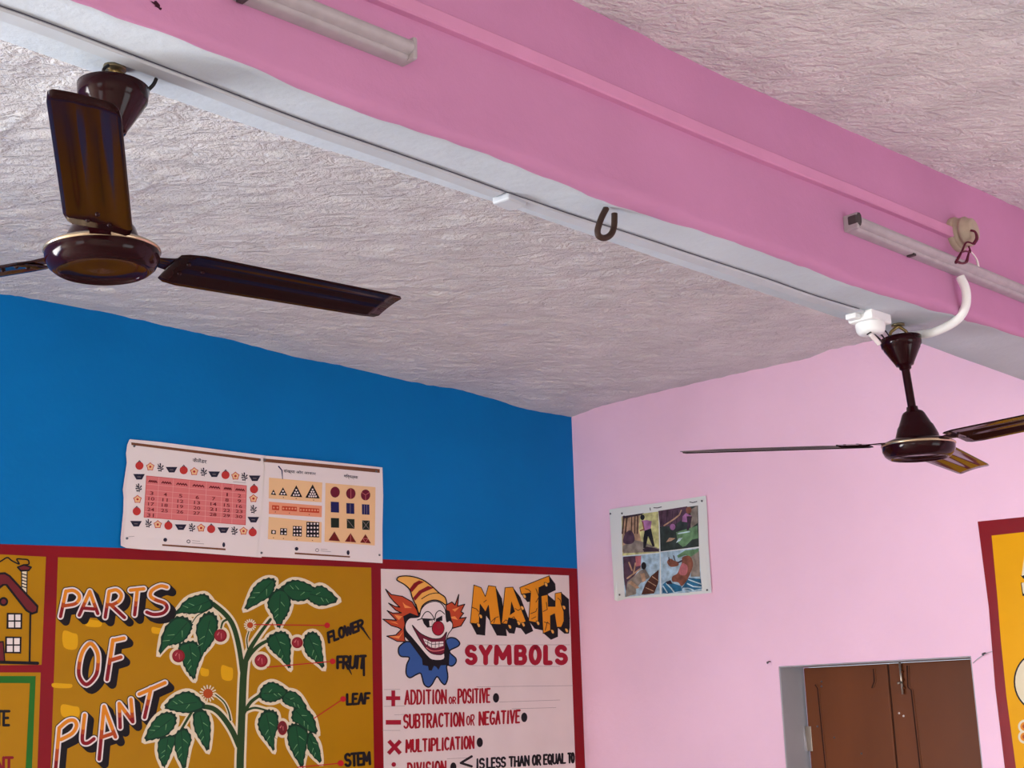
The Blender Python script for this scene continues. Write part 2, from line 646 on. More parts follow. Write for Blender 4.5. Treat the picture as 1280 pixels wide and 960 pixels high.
n1 = noise(mapped(math.atan2(-.62, .784), (1.9, 1, 1)), 24, 5, .55, 1.6)
n2 = noise(tc.outputs['Object'], 90, 3, .6)
ad = nt.nodes.new('ShaderNodeMath')
ad.operation = 'MULTIPLY_ADD'
nt.links.new(n2, ad.inputs[0])
ad.inputs[1].default_value = .35
nt.links.new(n1, ad.inputs[2])
bp = nt.nodes.new('ShaderNodeBump')
bp.inputs['Strength'].default_value = .9
bp.inputs['Distance'].default_value = .022
nt.links.new(ad.outputs[0], bp.inputs['Height'])
nt.links.new(bp.outputs['Normal'], b.inputs['Normal'])
rp = nt.nodes.new('ShaderNodeValToRGB')
rp.color_ramp.elements[0].position, rp.color_ramp.elements[1].position = .3, .7
rp.color_ramp.elements[0].color = (lin(210), lin(208), lin(209), 1)
rp.color_ramp.elements[1].color = (lin(232), lin(230), lin(230), 1)
nt.links.new(noise(tc.outputs['Object'], 5, 5), rp.inputs['Fac'])
nt.links.new(rp.outputs['Color'], b.inputs['Base Color'])
MATS['ceiling_plaster'] = m
mb = MB()
mb.add(verts.tolist(), faces.tolist(), 'ceiling_plaster', True)
mb.box(((XL + XR) / 2, (YF + YB) / 2, HT + .05), (XR - XL + 2 * TH, YB - YF + 2 * TH, .1), 'ceiling_plaster')
mb.build('ceiling', kind='structure')

# beam across the room: pink faces, whitewashed underside, hand-finished arrises
NB = [(110, 0), (320, 82), (361, 100), (453, 136), (620, 192), (708, 226), (770, 250), (879, 285), (1020, 334), (1067, 355), (1192, 391), (1280, 420)]
FB = [(0, 55), (200, 123.6), (318, 164), (430, 198), (620, 257), (830, 329), (1030, 394), (1145, 430), (1280, 478)]
YN, YFAR = 1.585, 1.80
nb = [on_y(a, b, YN) for a, b in NB]
fb = [on_y(a, b, YFAR) for a, b in FB]


def bottom_near(x):
    return interp([p.x for p in nb], [p.z for p in nb], x)


def bottom_far(x):
    return interp([p.x for p in fb], [p.z for p in fb], x)


bx = np.concatenate([np.arange(XL, .4, .2), np.arange(.4, XR + .001, .02)])
ring = []
for x in bx:
    zn_, zf_ = bottom_near(x), bottom_far(x)
    w = float(vnoise(np.array([x * 9.0]), np.array([0.5]), 11)[0]) * .014 + float(vnoise(np.array([x * 30.0]), np.array([2.5]), 12)[0]) * .009
    hk = math.exp(-((x - 1.87) / .10) ** 2) * .012         # lump of plaster where the hook is set
    w2 = float(vnoise(np.array([x * 8.0]), np.array([7.5]), 13)[0]) * .006
    ring.append([(x, YN + .002, EYE + 1.50), (x, YN, zn_ + .16), (x, YN - hk * .8, zn_ + .035 + w), (x, YN - .004 - hk, zn_ + .018 + w), (x, YN - .001 - hk * .5, zn_ + .004 + w * .7),
                 (x, YN + .010 + w, zn_ - .002 - hk * .3), (x, YN + .03 + w, zn_ + .001), (x, (YN + YFAR) / 2, (zn_ + zf_) / 2), (x, YFAR - .012, zf_ + w2 * .3), (x, YFAR + w2, zf_ + .008), (x, YFAR, zf_ + .05),
                 (x, YFAR, EYE + 1.50)])
K = len(ring[0])
mb = MB()
vs = [p for r in ring for p in r]
seg = ['pink_beam_paint'] * 5 + ['white_wash'] * 6
for k in range(K - 1):
    mb.add(vs, [(i * K + k, i * K + k + 1, (i + 1) * K + k + 1, (i + 1) * K + k) for i in range(len(bx) - 1)], seg[k], True)
me_beam = mb.build('ceiling_beam', kind='structure')
bm = bmesh.new()
bm.from_mesh(me_beam.data)
bmesh.ops.remove_doubles(bm, verts=bm.verts[:], dist=1e-5)
bmesh.ops.delete(bm, geom=[v for v in bm.verts if not v.link_faces], context='VERTS')
bmesh.ops.recalc_face_normals(bm, faces=bm.faces[:])
bm.to_mesh(me_beam.data)
bm.free()

# window with closed brown shutters in the pink wall
win = bpy.data.objects.new('window_1', None)
C.objects.link(win)
win.location = (XR, (WIN[0] + WIN[1]) / 2, WIN[2])
win['kind'] = 'structure'
tag(win, 'closed brown double shutter window in a grey frame in the pink wall', 'window')
mb = MB()
t = .005
XS = XR + .135
for (c, s) in (((XR + .08, WIN[1] - t / 2, (WIN[2] + WIN[3]) / 2), (.16, t, WIN[3] - WIN[2])),
               ((XR + .08, WIN[0] + t / 2, (WIN[2] + WIN[3]) / 2), (.16, t, WIN[3] - WIN[2])),
               ((XR + .08, (WIN[0] + WIN[1]) / 2, WIN[3] - t / 2), (.16, WIN[1] - WIN[0], t)),
               ((XR + .08, (WIN[0] + WIN[1]) / 2, WIN[2] + t / 2), (.16, WIN[1] - WIN[0], t))):
    mb.box(c, s, 'frame_grey', bev=.003)
mb.build('window_frame', win, world=True)
ysplit = on_x(1111, 850, XS).y
ztop = WIN[3] - .007
for a, b_, nm in ((ysplit + .003, WIN[1] - .02, 'L'), (WIN[0] + .018, ysplit - .003, 'R')):
    mb = MB()
    zc, hh = (ztop + WIN[2] + .02) / 2, ztop - WIN[2] - .02
    mb.box((XS + .017, (a + b_) / 2, zc), (.034, b_ - a, hh), 'shutter_brown', bev=.004)
    # routed panel lines, sunk as thin dark rebates with a raised bead beside them
    lines = []
    if nm == 'L':
        lines = [((1022, 860), (1037, 1010)), ((1092, 836), (1093, 852)), ((1022, 860), (1019, 856)), ((1093, 852), (1090, 860))]
    else:
        lines = [((1134, 832), (1135, 859)), ((1135, 859), (1139, 862)), ((1139, 862), (1156, 1010))]
    for p, q in lines:
        A, B = on_x(p[0], p[1], XS), on_x(q[0], q[1], XS)
        d = (B - A)
        rot = Vector((0, 0, 1)).rotation_difference(d).to_matrix()
        mb.box(((A + B) / 2 - Vector((.0004, 0, 0))), (.002, .0045, d.length), 'groove', rot=rot)
        mb.box(((A + B) / 2 - Vector((.001, .006, 0))), (.005, .005, d.length), 'shutter_brown', rot=rot, bev=.001)
    leaf = mb.build('shutter_leaf', win, world=True)
    if nm == 'L':
        mb = MB()
        A, B = on_x(1006, 908, XS), on_x(1010, 939, XS)
        mb.tube([A + Vector((-.006, .004, 0)), B + Vector((-.006, .004, 0))], .006, 'frame_grey', smooth_path=False)
        mb.box((XS - .002, A.y - .016, (A.z + B.z) / 2), (.004, .026, A.z - B.z), 'steel_bright', bev=.001)
        mb.build('hinge', leaf, world=False).location = (0, 0, 0)
        h = leaf.children[0]
        h.data.transform(Matrix.Translation(-win.location))
        for (px, py) in ((1027, 852), (1027, 858), (1043, 922), (1077, 942), (1022, 908)):
            mbn = MB()
            mbn.lathe([(0, .004), (.003, .003), (.004, 0)], 'pin', 8, Matrix.Translation(on_x(px, py, XS) - win.location) @ Matrix.Rotation(-math.pi / 2, 4, 'Y'))
            mbn.build('screw', leaf)
    else:
        mb = MB()
        A, B = on_x(1124.5, 828, XS - .012), on_x(1128.5, 868, XS - .012)
        mb.tube([A, B], .0042, 'steel_bright', smooth_path=False)
        for f in (.3, .55, .8):
            p = A.lerp(B, f)
            mb.box(p + Vector((.004, 0, 0)), (.012, .016, .008), 'shutter_brown', bev=.002)
        p = A.lerp(B, .62)
        mb.tube([p, p + Vector((-.02, .004, -.004))], .004, 'steel_bright', smooth_path=False)
        bo = mb.build('tower_bolt', leaf)
        bo.data.transform(Matrix.Translation(-win.location))
        bo['label'] = 'small steel tower bolt at the top of the shutter'
        for (px, py) in ((1124, 891.5), (1129.5, 895)):
            mbn = MB()
            mbn.lathe([(0, .004), (.003, .003), (.004, 0)], 'wire_white', 8, Matrix.Translation(on_x(px, py, XS) - win.location) @ Matrix.Rotation(-math.pi / 2, 4, 'Y'))
            mbn.build('screw', leaf)

# painted red bands that divide the murals (traced along their hand-painted edges)
pt = Paint(back_plane, .0012)
T = [(-190, 674), (0, 680), (151, 685), (300, 691), (478, 699), (721.3, 710.7)]
pt.poly(T + [(723.3, 760), (727.2, 850), (731.4, 960), (739, 1150), (727, 1150), (719.4, 960), (715, 840), (711, 719.3), (476, 711), (464, 709.6), (260, 702.5), (72.5, 696.5), (57.5, 696), (0, 693), (-190, 688)], 'red_enamel', 0)
pt.poly([(464, 709.5), (476, 711), (477.5, 820), (479.6, 960), (482, 1150), (470, 1150), (467.6, 960), (465.5, 830)], 'red_enamel', 0)
pt.poly([(57.5, 696), (72.5, 696.5), (68, 830), (63.4, 960), (56, 1150), (39, 1150), (46.7, 960), (51, 840.6), (52, 831)], 'red_enamel', 0)
pt.poly([(-190, 829), (0, 831.5), (52, 831), (51, 840.6), (0, 840.6), (-190, 838.5)], 'red_enamel', 0)
pt.build('trim_1', kind='structure')
pt = Paint(right_plane, .0012)
pt.poly([(1222, 652), (1252, 649), (1430, 631), (1430, 645), (1280, 665), (1239.5, 669.5), (1247, 750), (1251, 800), (1258, 870), (1270, 960), (1295, 1150), (1282, 1150), (1256, 960), (1244, 860), (1240, 810), (1236, 760), (1227, 690)], 'red_enamel', 0)
pt.build('trim_2', kind='structure')

# ================================================================== MURALS
MG = 'hand-painted teaching panels'


def mural(label, px, py, plane):
    return thing('wall_mural', label, 'mural', plane(px, py, 0), MG)


def part(name, s, a, b_, c, d, w, m, gap=.42, taper=1.0, plane=back_plane, extra=None, layer=1):
    """one painted word as a part of the current mural"""
    q = Paint(plane, .0012)
    brush_text(q, s, a, b_, c, d, w, m, layer, gap, taper)
    if extra:
        extra(q)
    return q.build(name, t, world=True)


# --- house panel
t = mural('yellow painted panel with a red-roofed house, at the far left above the green-edged panel', -60, 831, back_plane)
pt = Paint(back_plane, .0012)
pt.poly([(-190, 688), (0, 693), (57.5, 696), (52, 831), (0, 831.5), (-190, 829)], 'yellow_enamel', 0)
pt.build('background', t, world=True)
pt = Paint(back_plane, .0012)
roof = [(-30, 745), (-10, 724), (0, 717), (6, 716.5), (12, 720), (47, 758), (46, 765), (40, 767), (33, 763), (8, 731), (4, 731), (-22, 752)]
pt.poly(roof, 'paint_maroon', 1)
pt.stroke(roof, 2.6, 'paint_black', 2, closed=True)
pt.poly([(27, 713), (34, 713), (33, 742), (27, 736)], 'paint_cream', 1)
pt.stroke([(27, 713), (27, 735)], 1.3, 'paint_black', 2)
pt.stroke([(34, 713), (33.5, 741)], 1.3, 'paint_black', 2)
for i in range(5):
    pt.stroke([(27, 717 + 4 * i), (33.5, 719 + 4 * i)], 1.3, 'paint_black', 2)
cap_ = [(22, 709), (30, 706), (39, 709), (36, 713), (26, 713.5)]
pt.poly(cap_, 'paint_maroon', 1)
pt.stroke(cap_, 2, 'paint_black', 2, closed=True)
pt.stroke(smooth2([(-12, 706), (0, 702), (9, 697), (15, 701), (24, 705), (21, 699), (28, 699), (35, 700), (36, 705), (31, 706)], False), 1.8, 'paint_black', 2)
pt.dot(4.5, 752, 5.8, 'paint_black', 1)
pt.dot(4.5, 752, 3.2, 'paint_maroon', 2)
pt.stroke([(38, 767), (37, 828)], 2.4, 'paint_black', 2)
pt.stroke([(-28, 827), (47, 829)], 4, 'paint_black', 2)
for x0, y0, x1, y1 in ((8.5, 766, 28, 786.5), (6.5, 795.5, 27, 817)):
    pt.poly([(x0, y0), (x1, y0 + .5), (x1 - .5, y1), (x0 - .5, y1 - .5)], 'paint_black', 2)
    mx, my = (x0 + x1) / 2, (y0 + y1) / 2
    for a, b_ in ((x0 + 2.2, mx - .9), (mx + .9, x1 - 2.4)):
        for c, d in ((y0 + 2.2, my - .9), (my + .9, y1 - 2.2)):
            pt.rect(a, c, b_, d, 'paint_white', 3)
dr = [(-8, 803), (4, 802), (6, 827), (-8, 827)]
pt.poly(dr, 'paint_maroon', 1)
pt.stroke(dr, 1.6, 'paint_black', 2, closed=True)
pt.build('house_drawing', t, world=True)

# --- green-edged panel
t = mural('yellow painted panel with a green inner border, at the lower left under the house', -60, 1150, back_plane)
pt = Paint(back_plane, .0012)
pt.poly([(-190, 838.5), (0, 840.6), (51, 840.6), (46.7, 960), (39, 1150), (-190, 1150)], 'yellow_enamel', 0)
pt.build('background', t, world=True)
pt = Paint(back_plane, .0012)
pt.poly([(-170, 843), (0, 845), (44.7, 845), (40, 960), (33, 1120), (24, 1120), (32, 960), (37.4, 854), (0, 853.7), (-170, 852)], 'paint_green', 1)
pt.build('green_border', t, world=True)
part('painted_word', 'TE', (-5, 889), (11.5, 889), (11, 906.5), (-5, 906.5), 3.4, 'paint_black', .25)
part('painted_word', 'NT', (-4, 947), (15.5, 947), (15, 966), (-4, 966), 3.6, 'paint_darkred', .3)

# --- parts of plant
t = mural('large mustard painted panel titled PARTS OF PLANT with a fruiting plant', 265, 1150, back_plane)
pt = Paint(back_plane, .0012)
pt.poly([(72.5, 696.5), (260, 702.5), (464, 709.5), (465.5, 830), (467.6, 960), (470, 1150), (56, 1150), (63.4, 960), (68, 830)], 'yellow_enamel', 0)
for x, y, a, b_ in ((117, 779, 10, 4.5), (88, 800, 9, 11), (78, 857, 12, 3), (88, 889, 11, 8), (196, 788, 6, 4), (256, 840, 5, 5), (284, 841, 7, 9)):
    pt.poly(smooth2([(x - a, y - b_), (x + a * .3, y - b_ * .8), (x + a, y - b_ * .5), (x + a * .8, y + b_), (x - a * .9, y + b_ * .8)]), 'paint_glint', .5)  # reflections in the glossy yellow, painted in as brighter blobs
pt.build('background', t, world=True)


def block_letter(pt, strokes, off, w=8.2):
    """black thrown block, white edge, face fading from orange to dark red"""
    ys_ = [p[1] for s in strokes for p in s]
    y0, y1 = min(ys_), max(ys_)
    ya, yb = y0 + (y1 - y0) * .42, y0 + (y1 - y0) * .60

    def dense(s):
        out = []
        for a, b_ in zip(s[:-1], s[1:]):
            n = max(1, int(math.hypot(b_[0] - a[0], b_[1] - a[1]) / 1.2))
            out += [(a[0] + (b_[0] - a[0]) * i / n, a[1] + (b_[1] - a[1]) * i / n) for i in range(n)]
        return out + [s[-1]]
    for s in strokes:
        for k in range(9):
            f = k / 8
            pt.stroke([(x + off[0] * f, y + off[1] * f) for x, y in s], w + 2.2, 'paint_black', 1)
        pt.stroke(s, w, 'paint_white', 2)
        d = dense(s)
        runs, cur = [], None
        for p in d:
            c = 'paint_orange' if p[1] < ya else ('paint_rust' if p[1] < yb else 'paint_darkred')
            if cur is None or cur[0] != c:
                if cur:
                    cur[1].append(p)
                cur = [c, [p]]
                runs.append(cur)
            else:
                cur[1].append(p)
        for c, r in runs:
            if len(r) > 1:
                pt.stroke(r, w - 3.9, c, {'paint_darkred': 3, 'paint_rust': 3.5, 'paint_orange': 4}[c])


L1 = {
    'P': [[(180, 150), (125, 405)], smooth2([(185, 152), (255, 145), (308, 185), (310, 235), (265, 280), (160, 298)], False)],
    'A': [[(312, 392), (418, 155), (498, 375)], [(360, 322), (465, 330)]],
    'R': [[(612, 152), (572, 412)], smooth2([(615, 152), (685, 140), (732, 185), (715, 245), (650, 285), (610, 285)], False), [(630, 290), (765, 415)]],
    'T': [[(825, 142), (958, 128)], [(893, 140), (866, 388)]],
    'S': [smooth2([(1190, 112), (1125, 100), (1042, 142), (1025, 200), (1080, 240), (1165, 272), (1190, 320), (1150, 370), (1060, 385), (988, 362)], False)]}
L2 = {
    'O': [smooth2([(425, 675), (492, 760), (500, 880), (475, 1000), (385, 1085), (315, 1010), (312, 890), (350, 750)], True) + [(60, 60)]],
    'F': [[(650, 640), (590, 1035)], [(650, 645), (760, 622)], [(635, 840), (728, 812)]]}
L3 = {
    'P': [[(112, 560), (75, 980), (60, 1130)], smooth2([(112, 560), (195, 492), (262, 485), (285, 540), (240, 615), (130, 675)], False)],
    'L': [smooth2([(367, 430), (352, 560), (345, 690), (395, 712), (460, 668)], False)],
    'A': [[(512, 872), (560, 345), (675, 650)], [(530, 655), (640, 618)]],
    'N': [[(722, 555), (712, 315), (848, 498), (830, 275)]],
    'T': [[(912, 222), (1170, 108)], [(1030, 165), (965, 455)]]}
L2['O'][0] = L2['O'][0][:-1]
L2['O'][0].append(L2['O'][0][0])
for dct, oy, w in ((L1, 720, 8.2), (L2, 720, 8.6), (L3, 840, 8.4)):
    pt = Paint(back_plane, .0012)
    for ch, sts in dct.items():
        block_letter(pt, [frm(60, oy, 8, s) for s in sts], (6.6, 6.4), w)
    pt.build('title_word', t, world=True)

pt = Paint(back_plane, .0012)


def leaf(pts, spread=.5):
    """serrated leaf: cream halo, dark green blade, light veins"""
    c = Vector((sum(p[0] for p in pts) / len(pts), sum(p[1] for p in pts) / len(pts)))
    s = smooth2(pts, True, 4)
    ser = []
    for i, p in enumerate(s):
        v = Vector(p) - c
        k = 1 + (.06 if i % 2 else -.03)
        ser.append(tuple(c + v * k))
    halo = []
    for i, p in enumerate(s):
        a, b_ = Vector(s[i - 1]), Vector(s[(i + 1) % len(s)])
        d = (b_ - a).normalized()
        nn = Vector((d.y, -d.x))
        if nn.dot(Vector(p) - c) < 0:
            nn = -nn
        tipk = 1.0 + .9 * max(0, ((Vector(p) - c).length / max((Vector(q) - c).length for q in s)) - .8) / .2
        halo.append(tuple(Vector(p) + nn * 2.6 * (1 if tipk == 1 else .8) + (Vector(p) - c).normalized() * 2.2 * (tipk - .4)))
    pt.poly(halo, 'paint_cream', 1)
    pt.poly(ser, 'paint_leafdark', 3)
    inner = [tuple(c + (Vector(p) - c) * .86) for p in s]
    pt.poly(inner, 'paint_leaf', 3.5)
    # the tip is the point farthest from the centre
    tip = max(pts, key=lambda p: (Vector(p) - c).length)
    ax = Vector(tip) - c
    base = c - ax * .55
    pt.stroke([tuple(base), tuple(c + ax * .7)], (.9, .4), 'paint_leafdark', 4)
    pn = Vector((-ax.y, ax.x)) * .42
    for f in (-.2, .1, .38):
        for sg in (-1, 1):
            a = c + ax * f
            pt.stroke([tuple(a + pn * sg * .15), tuple(a + ax * .18 + pn * sg * .55)], (.9, .35), 'paint_leaflight' if (f > 0) == (sg > 0) else 'paint_leaf', 4.5)


def stalk(pts, w, halo=5.5, m='paint_stem'):
    s = smooth2(pts, False, 6)
    w0, w1 = w if isinstance(w, tuple) else (w, w)
    if halo:
        pt.stroke(s, (w0 + halo, w1 + halo), 'paint_cream', 1)
    pt.stroke(s, w, m, 2.5)


def fruit(x, y, r, ry=None, m='paint_fruit'):
    pt.poly(ell(x, y, r + 3.4, (ry or r) + 3.4), 'paint_cream', 1.2)
    pt.poly(ell(x, y, r, ry or r), 'paint_darkred', 4.2)
    pt.poly(ell(x - .5, y - .3, r * .82, (ry or r) * .82), m, 4.6)
    pt.stroke([(x - r * .45, y - r * .1), (x - r * .2, y - r * .5)], (1.6, .7), 'paint_fruitlight', 5)
    pt.stroke([(x + r * .1, y - r * .3), (x + r * .15, y + r * .5)], (1.0, .5), 'paint_fruitlight', 5)


def blossom(x, y, r, R):
    for i in range(15):
        a = 2 * math.pi * i / 15
        pt.stroke([(x, y), (x + R * math.cos(a), y + R * math.sin(a))], (1.2, 1.7), 'paint_cream', 2.8)
    pt.dot(x, y, r, 'paint_rust', 4)
    pt.dot(x, y, r * .6, 'paint_red', 4.4)


def f3(p): return frm(190, 730, 8, p)
def f4(p): return frm(290, 710, 6.86, p)
def f5(p): return frm(170, 840, 8, p)
def f6(p): return frm(300, 840, 8, p)


stalk([(306, 828), (304, 850), (302.5, 890), (301, 930), (300, 970), (299, 1120)], (8.5, 9.5))
stalk(f3([(905, 880), (880, 690), (845, 520), (795, 385), (715, 285), (610, 200)]), (6, 6))
stalk(f3([(600, 235), (520, 280), (450, 320), (400, 390)]), (1.4, 1.2), 3)
stalk(f3([(760, 350), (710, 380), (690, 440)]), (3, 2), 4)
stalk(f4([(92, 960), (110, 830), (150, 705), (230, 575), (330, 440)]), (7.5, 3.5))
stalk(f4([(120, 800), (160, 735), (230, 665), (310, 620)]), (5.5, 4))
stalk(f4([(135, 690), (128, 610), (150, 530)]), (1.6, 1.4), 2.5)
stalk(f5([(1030, 740), (960, 585), (860, 440), (770, 365), (670, 345)]), (7, 6))
stalk(f5([(560, 395), (510, 480), (450, 580)]), (3.4, 3), 4)
stalk(f5([(945, 480), (925, 390), (880, 300), (790, 222)]), (2.2, 1.6), 3)
stalk(f6([(40, 410), (110, 300), (220, 220)]), (4.5, 4))
stalk(f6([(50, 390), (150, 358), (280, 390)]), (3, 2.4))
for lf in ([(230, 300), (340, 160), (460, 110), (540, 105), (610, 190), (600, 235), (520, 280), (400, 300), (300, 290)],
           [(75, 700), (115, 470), (220, 340), (330, 330), (400, 390), (390, 470), (330, 560), (260, 600), (160, 620)],
           [(440, 450), (500, 320), (590, 280), (655, 350), (650, 470), (600, 590), (520, 690), (487, 750), (470, 620)],
           [(265, 620), (340, 580), (430, 575), (480, 640), (490, 730), (450, 850), (425, 950), (360, 890), (305, 780)]):
    leaf(f3(lf))
for lf in ([(115, 355), (150, 240), (200, 150), (290, 90), (370, 100), (365, 170), (330, 240), (250, 290)],
           [(420, 180), (500, 110), (590, 110), (690, 155), (720, 200), (690, 250), (590, 285), (500, 265)],
           [(670, 200), (750, 150), (830, 190), (905, 280), (770, 325), (690, 300), (650, 260)],
           [(400, 515), (345, 400), (305, 320), (330, 230), (400, 175), (470, 200), (505, 290), (480, 390), (440, 450)],
           [(310, 590), (400, 545), (470, 560), (505, 640), (500, 760), (495, 860), (420, 780), (340, 710), (305, 650)],
           [(610, 640), (640, 565), (710, 550), (760, 610), (775, 720), (785, 855), (700, 790), (640, 740)]):
    leaf(f4(lf))
for lf in ([(285, 350), (370, 250), (500, 195), (600, 230), (690, 340), (600, 390), (500, 410), (380, 390)],
           [(90, 680), (140, 540), (230, 430), (330, 400), (400, 440), (390, 540), (300, 640), (200, 670)],
           [(275, 950), (220, 820), (230, 680), (310, 640), (400, 640), (370, 760), (320, 890)],
           [(485, 970), (400, 810), (385, 700), (400, 610), (490, 560), (555, 660), (530, 760)],
           [(720, 785), (640, 680), (580, 560), (580, 400), (680, 380), (740, 480), (745, 620)]):
    leaf(f5(lf))
for lf in ([(195, 240), (220, 150), (310, 100), (400, 130), (480, 200), (420, 260), (330, 300), (240, 290)],
           [(420, 250), (480, 190), (580, 220), (670, 360), (600, 370), (520, 350), (440, 310)],
           [(530, 380), (600, 340), (680, 380), (740, 460), (770, 610), (680, 590), (580, 520), (520, 480)],
           [(690, 600), (740, 640), (790, 740), (810, 905), (720, 830), (670, 740)],
           [(480, 560), (540, 515), (620, 540), (680, 600), (670, 720), (640, 880), (622, 960), (520, 800), (480, 700)],
           [(180, 500), (230, 400), (310, 380), (375, 420), (380, 540), (345, 660), (340, 785), (270, 700), (200, 600)]):
    leaf(f6(lf))
for p, r in ((f3([(685, 515)])[0], 8), (f3([(265, 720)])[0], 8), (f4([(250, 795)])[0], 8.2), (f4([(560, 640)])[0], 7)):
    fruit(p[0], p[1], r)
p = f6([(425, 560)])[0]
fruit(p[0], p[1], 6, 9, 'paint_maroon')
p = f4([(155, 490)])[0]
blossom(p[0], p[1], 3.8, 7)
p = f5([(720, 215)])[0]
blossom(p[0], p[1], 6, 10)
pt.build('plant_drawing', t, world=True)

for a, b_, r in (((318, 780.7), (409, 781.7), 3.5), ((334, 834), (415.8, 826.7), 3.6), ((392.5, 898), (429, 873.8), 3.6), ((372, 959), (426, 954), 3.8)):
    pt = Paint(back_plane, .0012)
    pt.stroke([a, b_], 1.2, 'paint_red', 5.5)
    pt.dot(b_[0], b_[1], r, 'paint_red', 6)
    pt.build('pointer_line', t, world=True)
part('word_label', 'FLOWER', (410, 791), (453, 774.5), (454, 786), (411.5, 803), 3.3, 'paint_black', .3, layer=5.5, extra=lambda q: q.stroke([(453.5, 786), (463, 799.6)], (2.6, 1), 'paint_black', 5.5))


def fruit_tails(q):
    q.stroke([(454.7, 821), (455, 844)], 3, 'paint_black', 5.5)
    q.stroke([(434, 831), (439.5, 843)], (3, 1), 'paint_black', 5.5)


part('word_label', 'FRUIT', (422, 821), (457, 820), (455, 835), (422, 835), 3.5, 'paint_black', .3, layer=5.5, extra=fruit_tails)
part('word_label', 'LEAF', (434, 868), (462, 866.5), (461, 879), (434, 880.5), 3.2, 'paint_black', .35, layer=5.5)
part('word_label', 'STEM', (431.5, 943), (462, 940.5), (462.5, 955), (432, 957.5), 3.4, 'paint_black', .3, layer=5.5)

# --- math symbols
t = mural('white painted panel titled MATH SYMBOLS with a grinning clown, in the corner', 600, 1150, back_plane)
pt = Paint(back_plane, .0012)
pt.poly([(476, 711), (711, 719.3), (715, 840), (719.4, 960), (727, 1150), (482, 1150), (479.6, 960), (477.5, 820)], 'white_enamel', 0)
for a, b_ in (((480, 862), (500, 861.5)), ((596, 858.5), (716, 857)), ((480, 883), (506, 882.5)), ((624, 877.5), (700, 875)), ((640, 886), (695, 884.5)), ((478, 913), (500, 913)), ((493, 893.5), (506, 893)), ((584, 806), (712, 806)), ((590, 832), (700, 833)), ((559, 948.5), (590, 947))):
    pt.stroke([a, b_], .45, 'paint_grey', .5)
pt.build('background', t, world=True)


def fm(p): return frm(580, 715, 7.68, p)


pt = Paint(back_plane, .0012)
MA = [
    ([(95, 125), (165, 150), (205, 235), (235, 130), (305, 140), (355, 505), (255, 500), (235, 320), (207, 385), (155, 310), (145, 500), (60, 490)], None, (58, 110)),
    ([(395, 150), (470, 145), (545, 340), (595, 475), (520, 510), (500, 455), (430, 440), (415, 500), (360, 495)], [(455, 280), (490, 380), (440, 415)], (70, 92)),
    ([(535, 150), (820, 35), (825, 100), (720, 150), (712, 490), (620, 470), (640, 200), (550, 215)], None, (56, 74)),
    ([(740, 230), (805, 215), (810, 330), (875, 330), (875, 205), (935, 195), (940, 330), (958, 380), (960, 470), (935, 530), (890, 530), (870, 400), (830, 420), (830, 560), (760, 590)], None, (72, 62))]
for face, hole, off in MA:
    for k in range(13):
        f = k / 12
        pt.poly(fm([(min(x + off[0] * f, 1016), y + off[1] * f) for x, y in face]), 'paint_black', 1)
for face, hole, off in MA:
    pt.poly(fm(face), 'paint_mathorange', 2, holes=[fm(hole)] if hole else ())
    pt.stroke(fm(face), .9, 'paint_black', 3, closed=True)
    if hole:
        pt.poly(fm(hole), 'paint_black', 2.5)
for c in ([(80, 340), (120, 355), (140, 380)], [(260, 480), (300, 440), (330, 430)], [(285, 490), (300, 445)], [(490, 350), (520, 370), (550, 350)], [(370, 490), (400, 460), (440, 480)], [(460, 440), (480, 430), (510, 480)],
          [(640, 400), (690, 380), (700, 350)], [(650, 450), (690, 430)], [(690, 160), (720, 240), (690, 290)], [(760, 380), (800, 360), (790, 290)], [(780, 560), (800, 480), (820, 500)], [(770, 480), (800, 490)], [(900, 250), (925, 270), (935, 320)], [(190, 290), (215, 270)], [(590, 160), (620, 170), (640, 190)]):
    pt.stroke(fm(c), .8, 'paint_black', 3.5)
for x, y in ((160, 425), (140, 510), (440, 525), (570, 505), (525, 490), (710, 490), (850, 572), (960, 340), (985, 560), (788, 120), (580, 232), (560, 345)):
    pt.poly(fm(smooth2([(x - 20, y - 22), (x + 8, y - 16), (x + 20, y + 14), (x + 2, y + 26), (x - 14, y + 6)])), 'paint_black', 4)
    pt.poly(fm(smooth2([(x - 14, y - 16), (x + 6, y - 12), (x + 14, y + 10), (x + 2, y + 19), (x - 9, y + 4)])), 'paint_ochre', 4.5)
pt.build('title_word', t, world=True)
pt = Paint(back_plane, .0012)
h = 23
for ch, x0, x1 in (('S', 5, 130), ('Y', 140, 275), ('M', 285, 460), ('B', 480, 607), ('O', 620, 747), ('L', 760, 852), ('S', 868, 998)):
    q = fm([(x0 + h, 697 + h), (x1 - h, 697 + h), (x1 - h, 895 - h), (x0 + h, 895 - h)])
    brush_text(pt, ch, q[0], q[1], q[2], q[3], 6.1, 'paint_crimson', 1)
pt.build('title_word', t, world=True)


def fc(p): return frm(475, 715, 10.667, p)


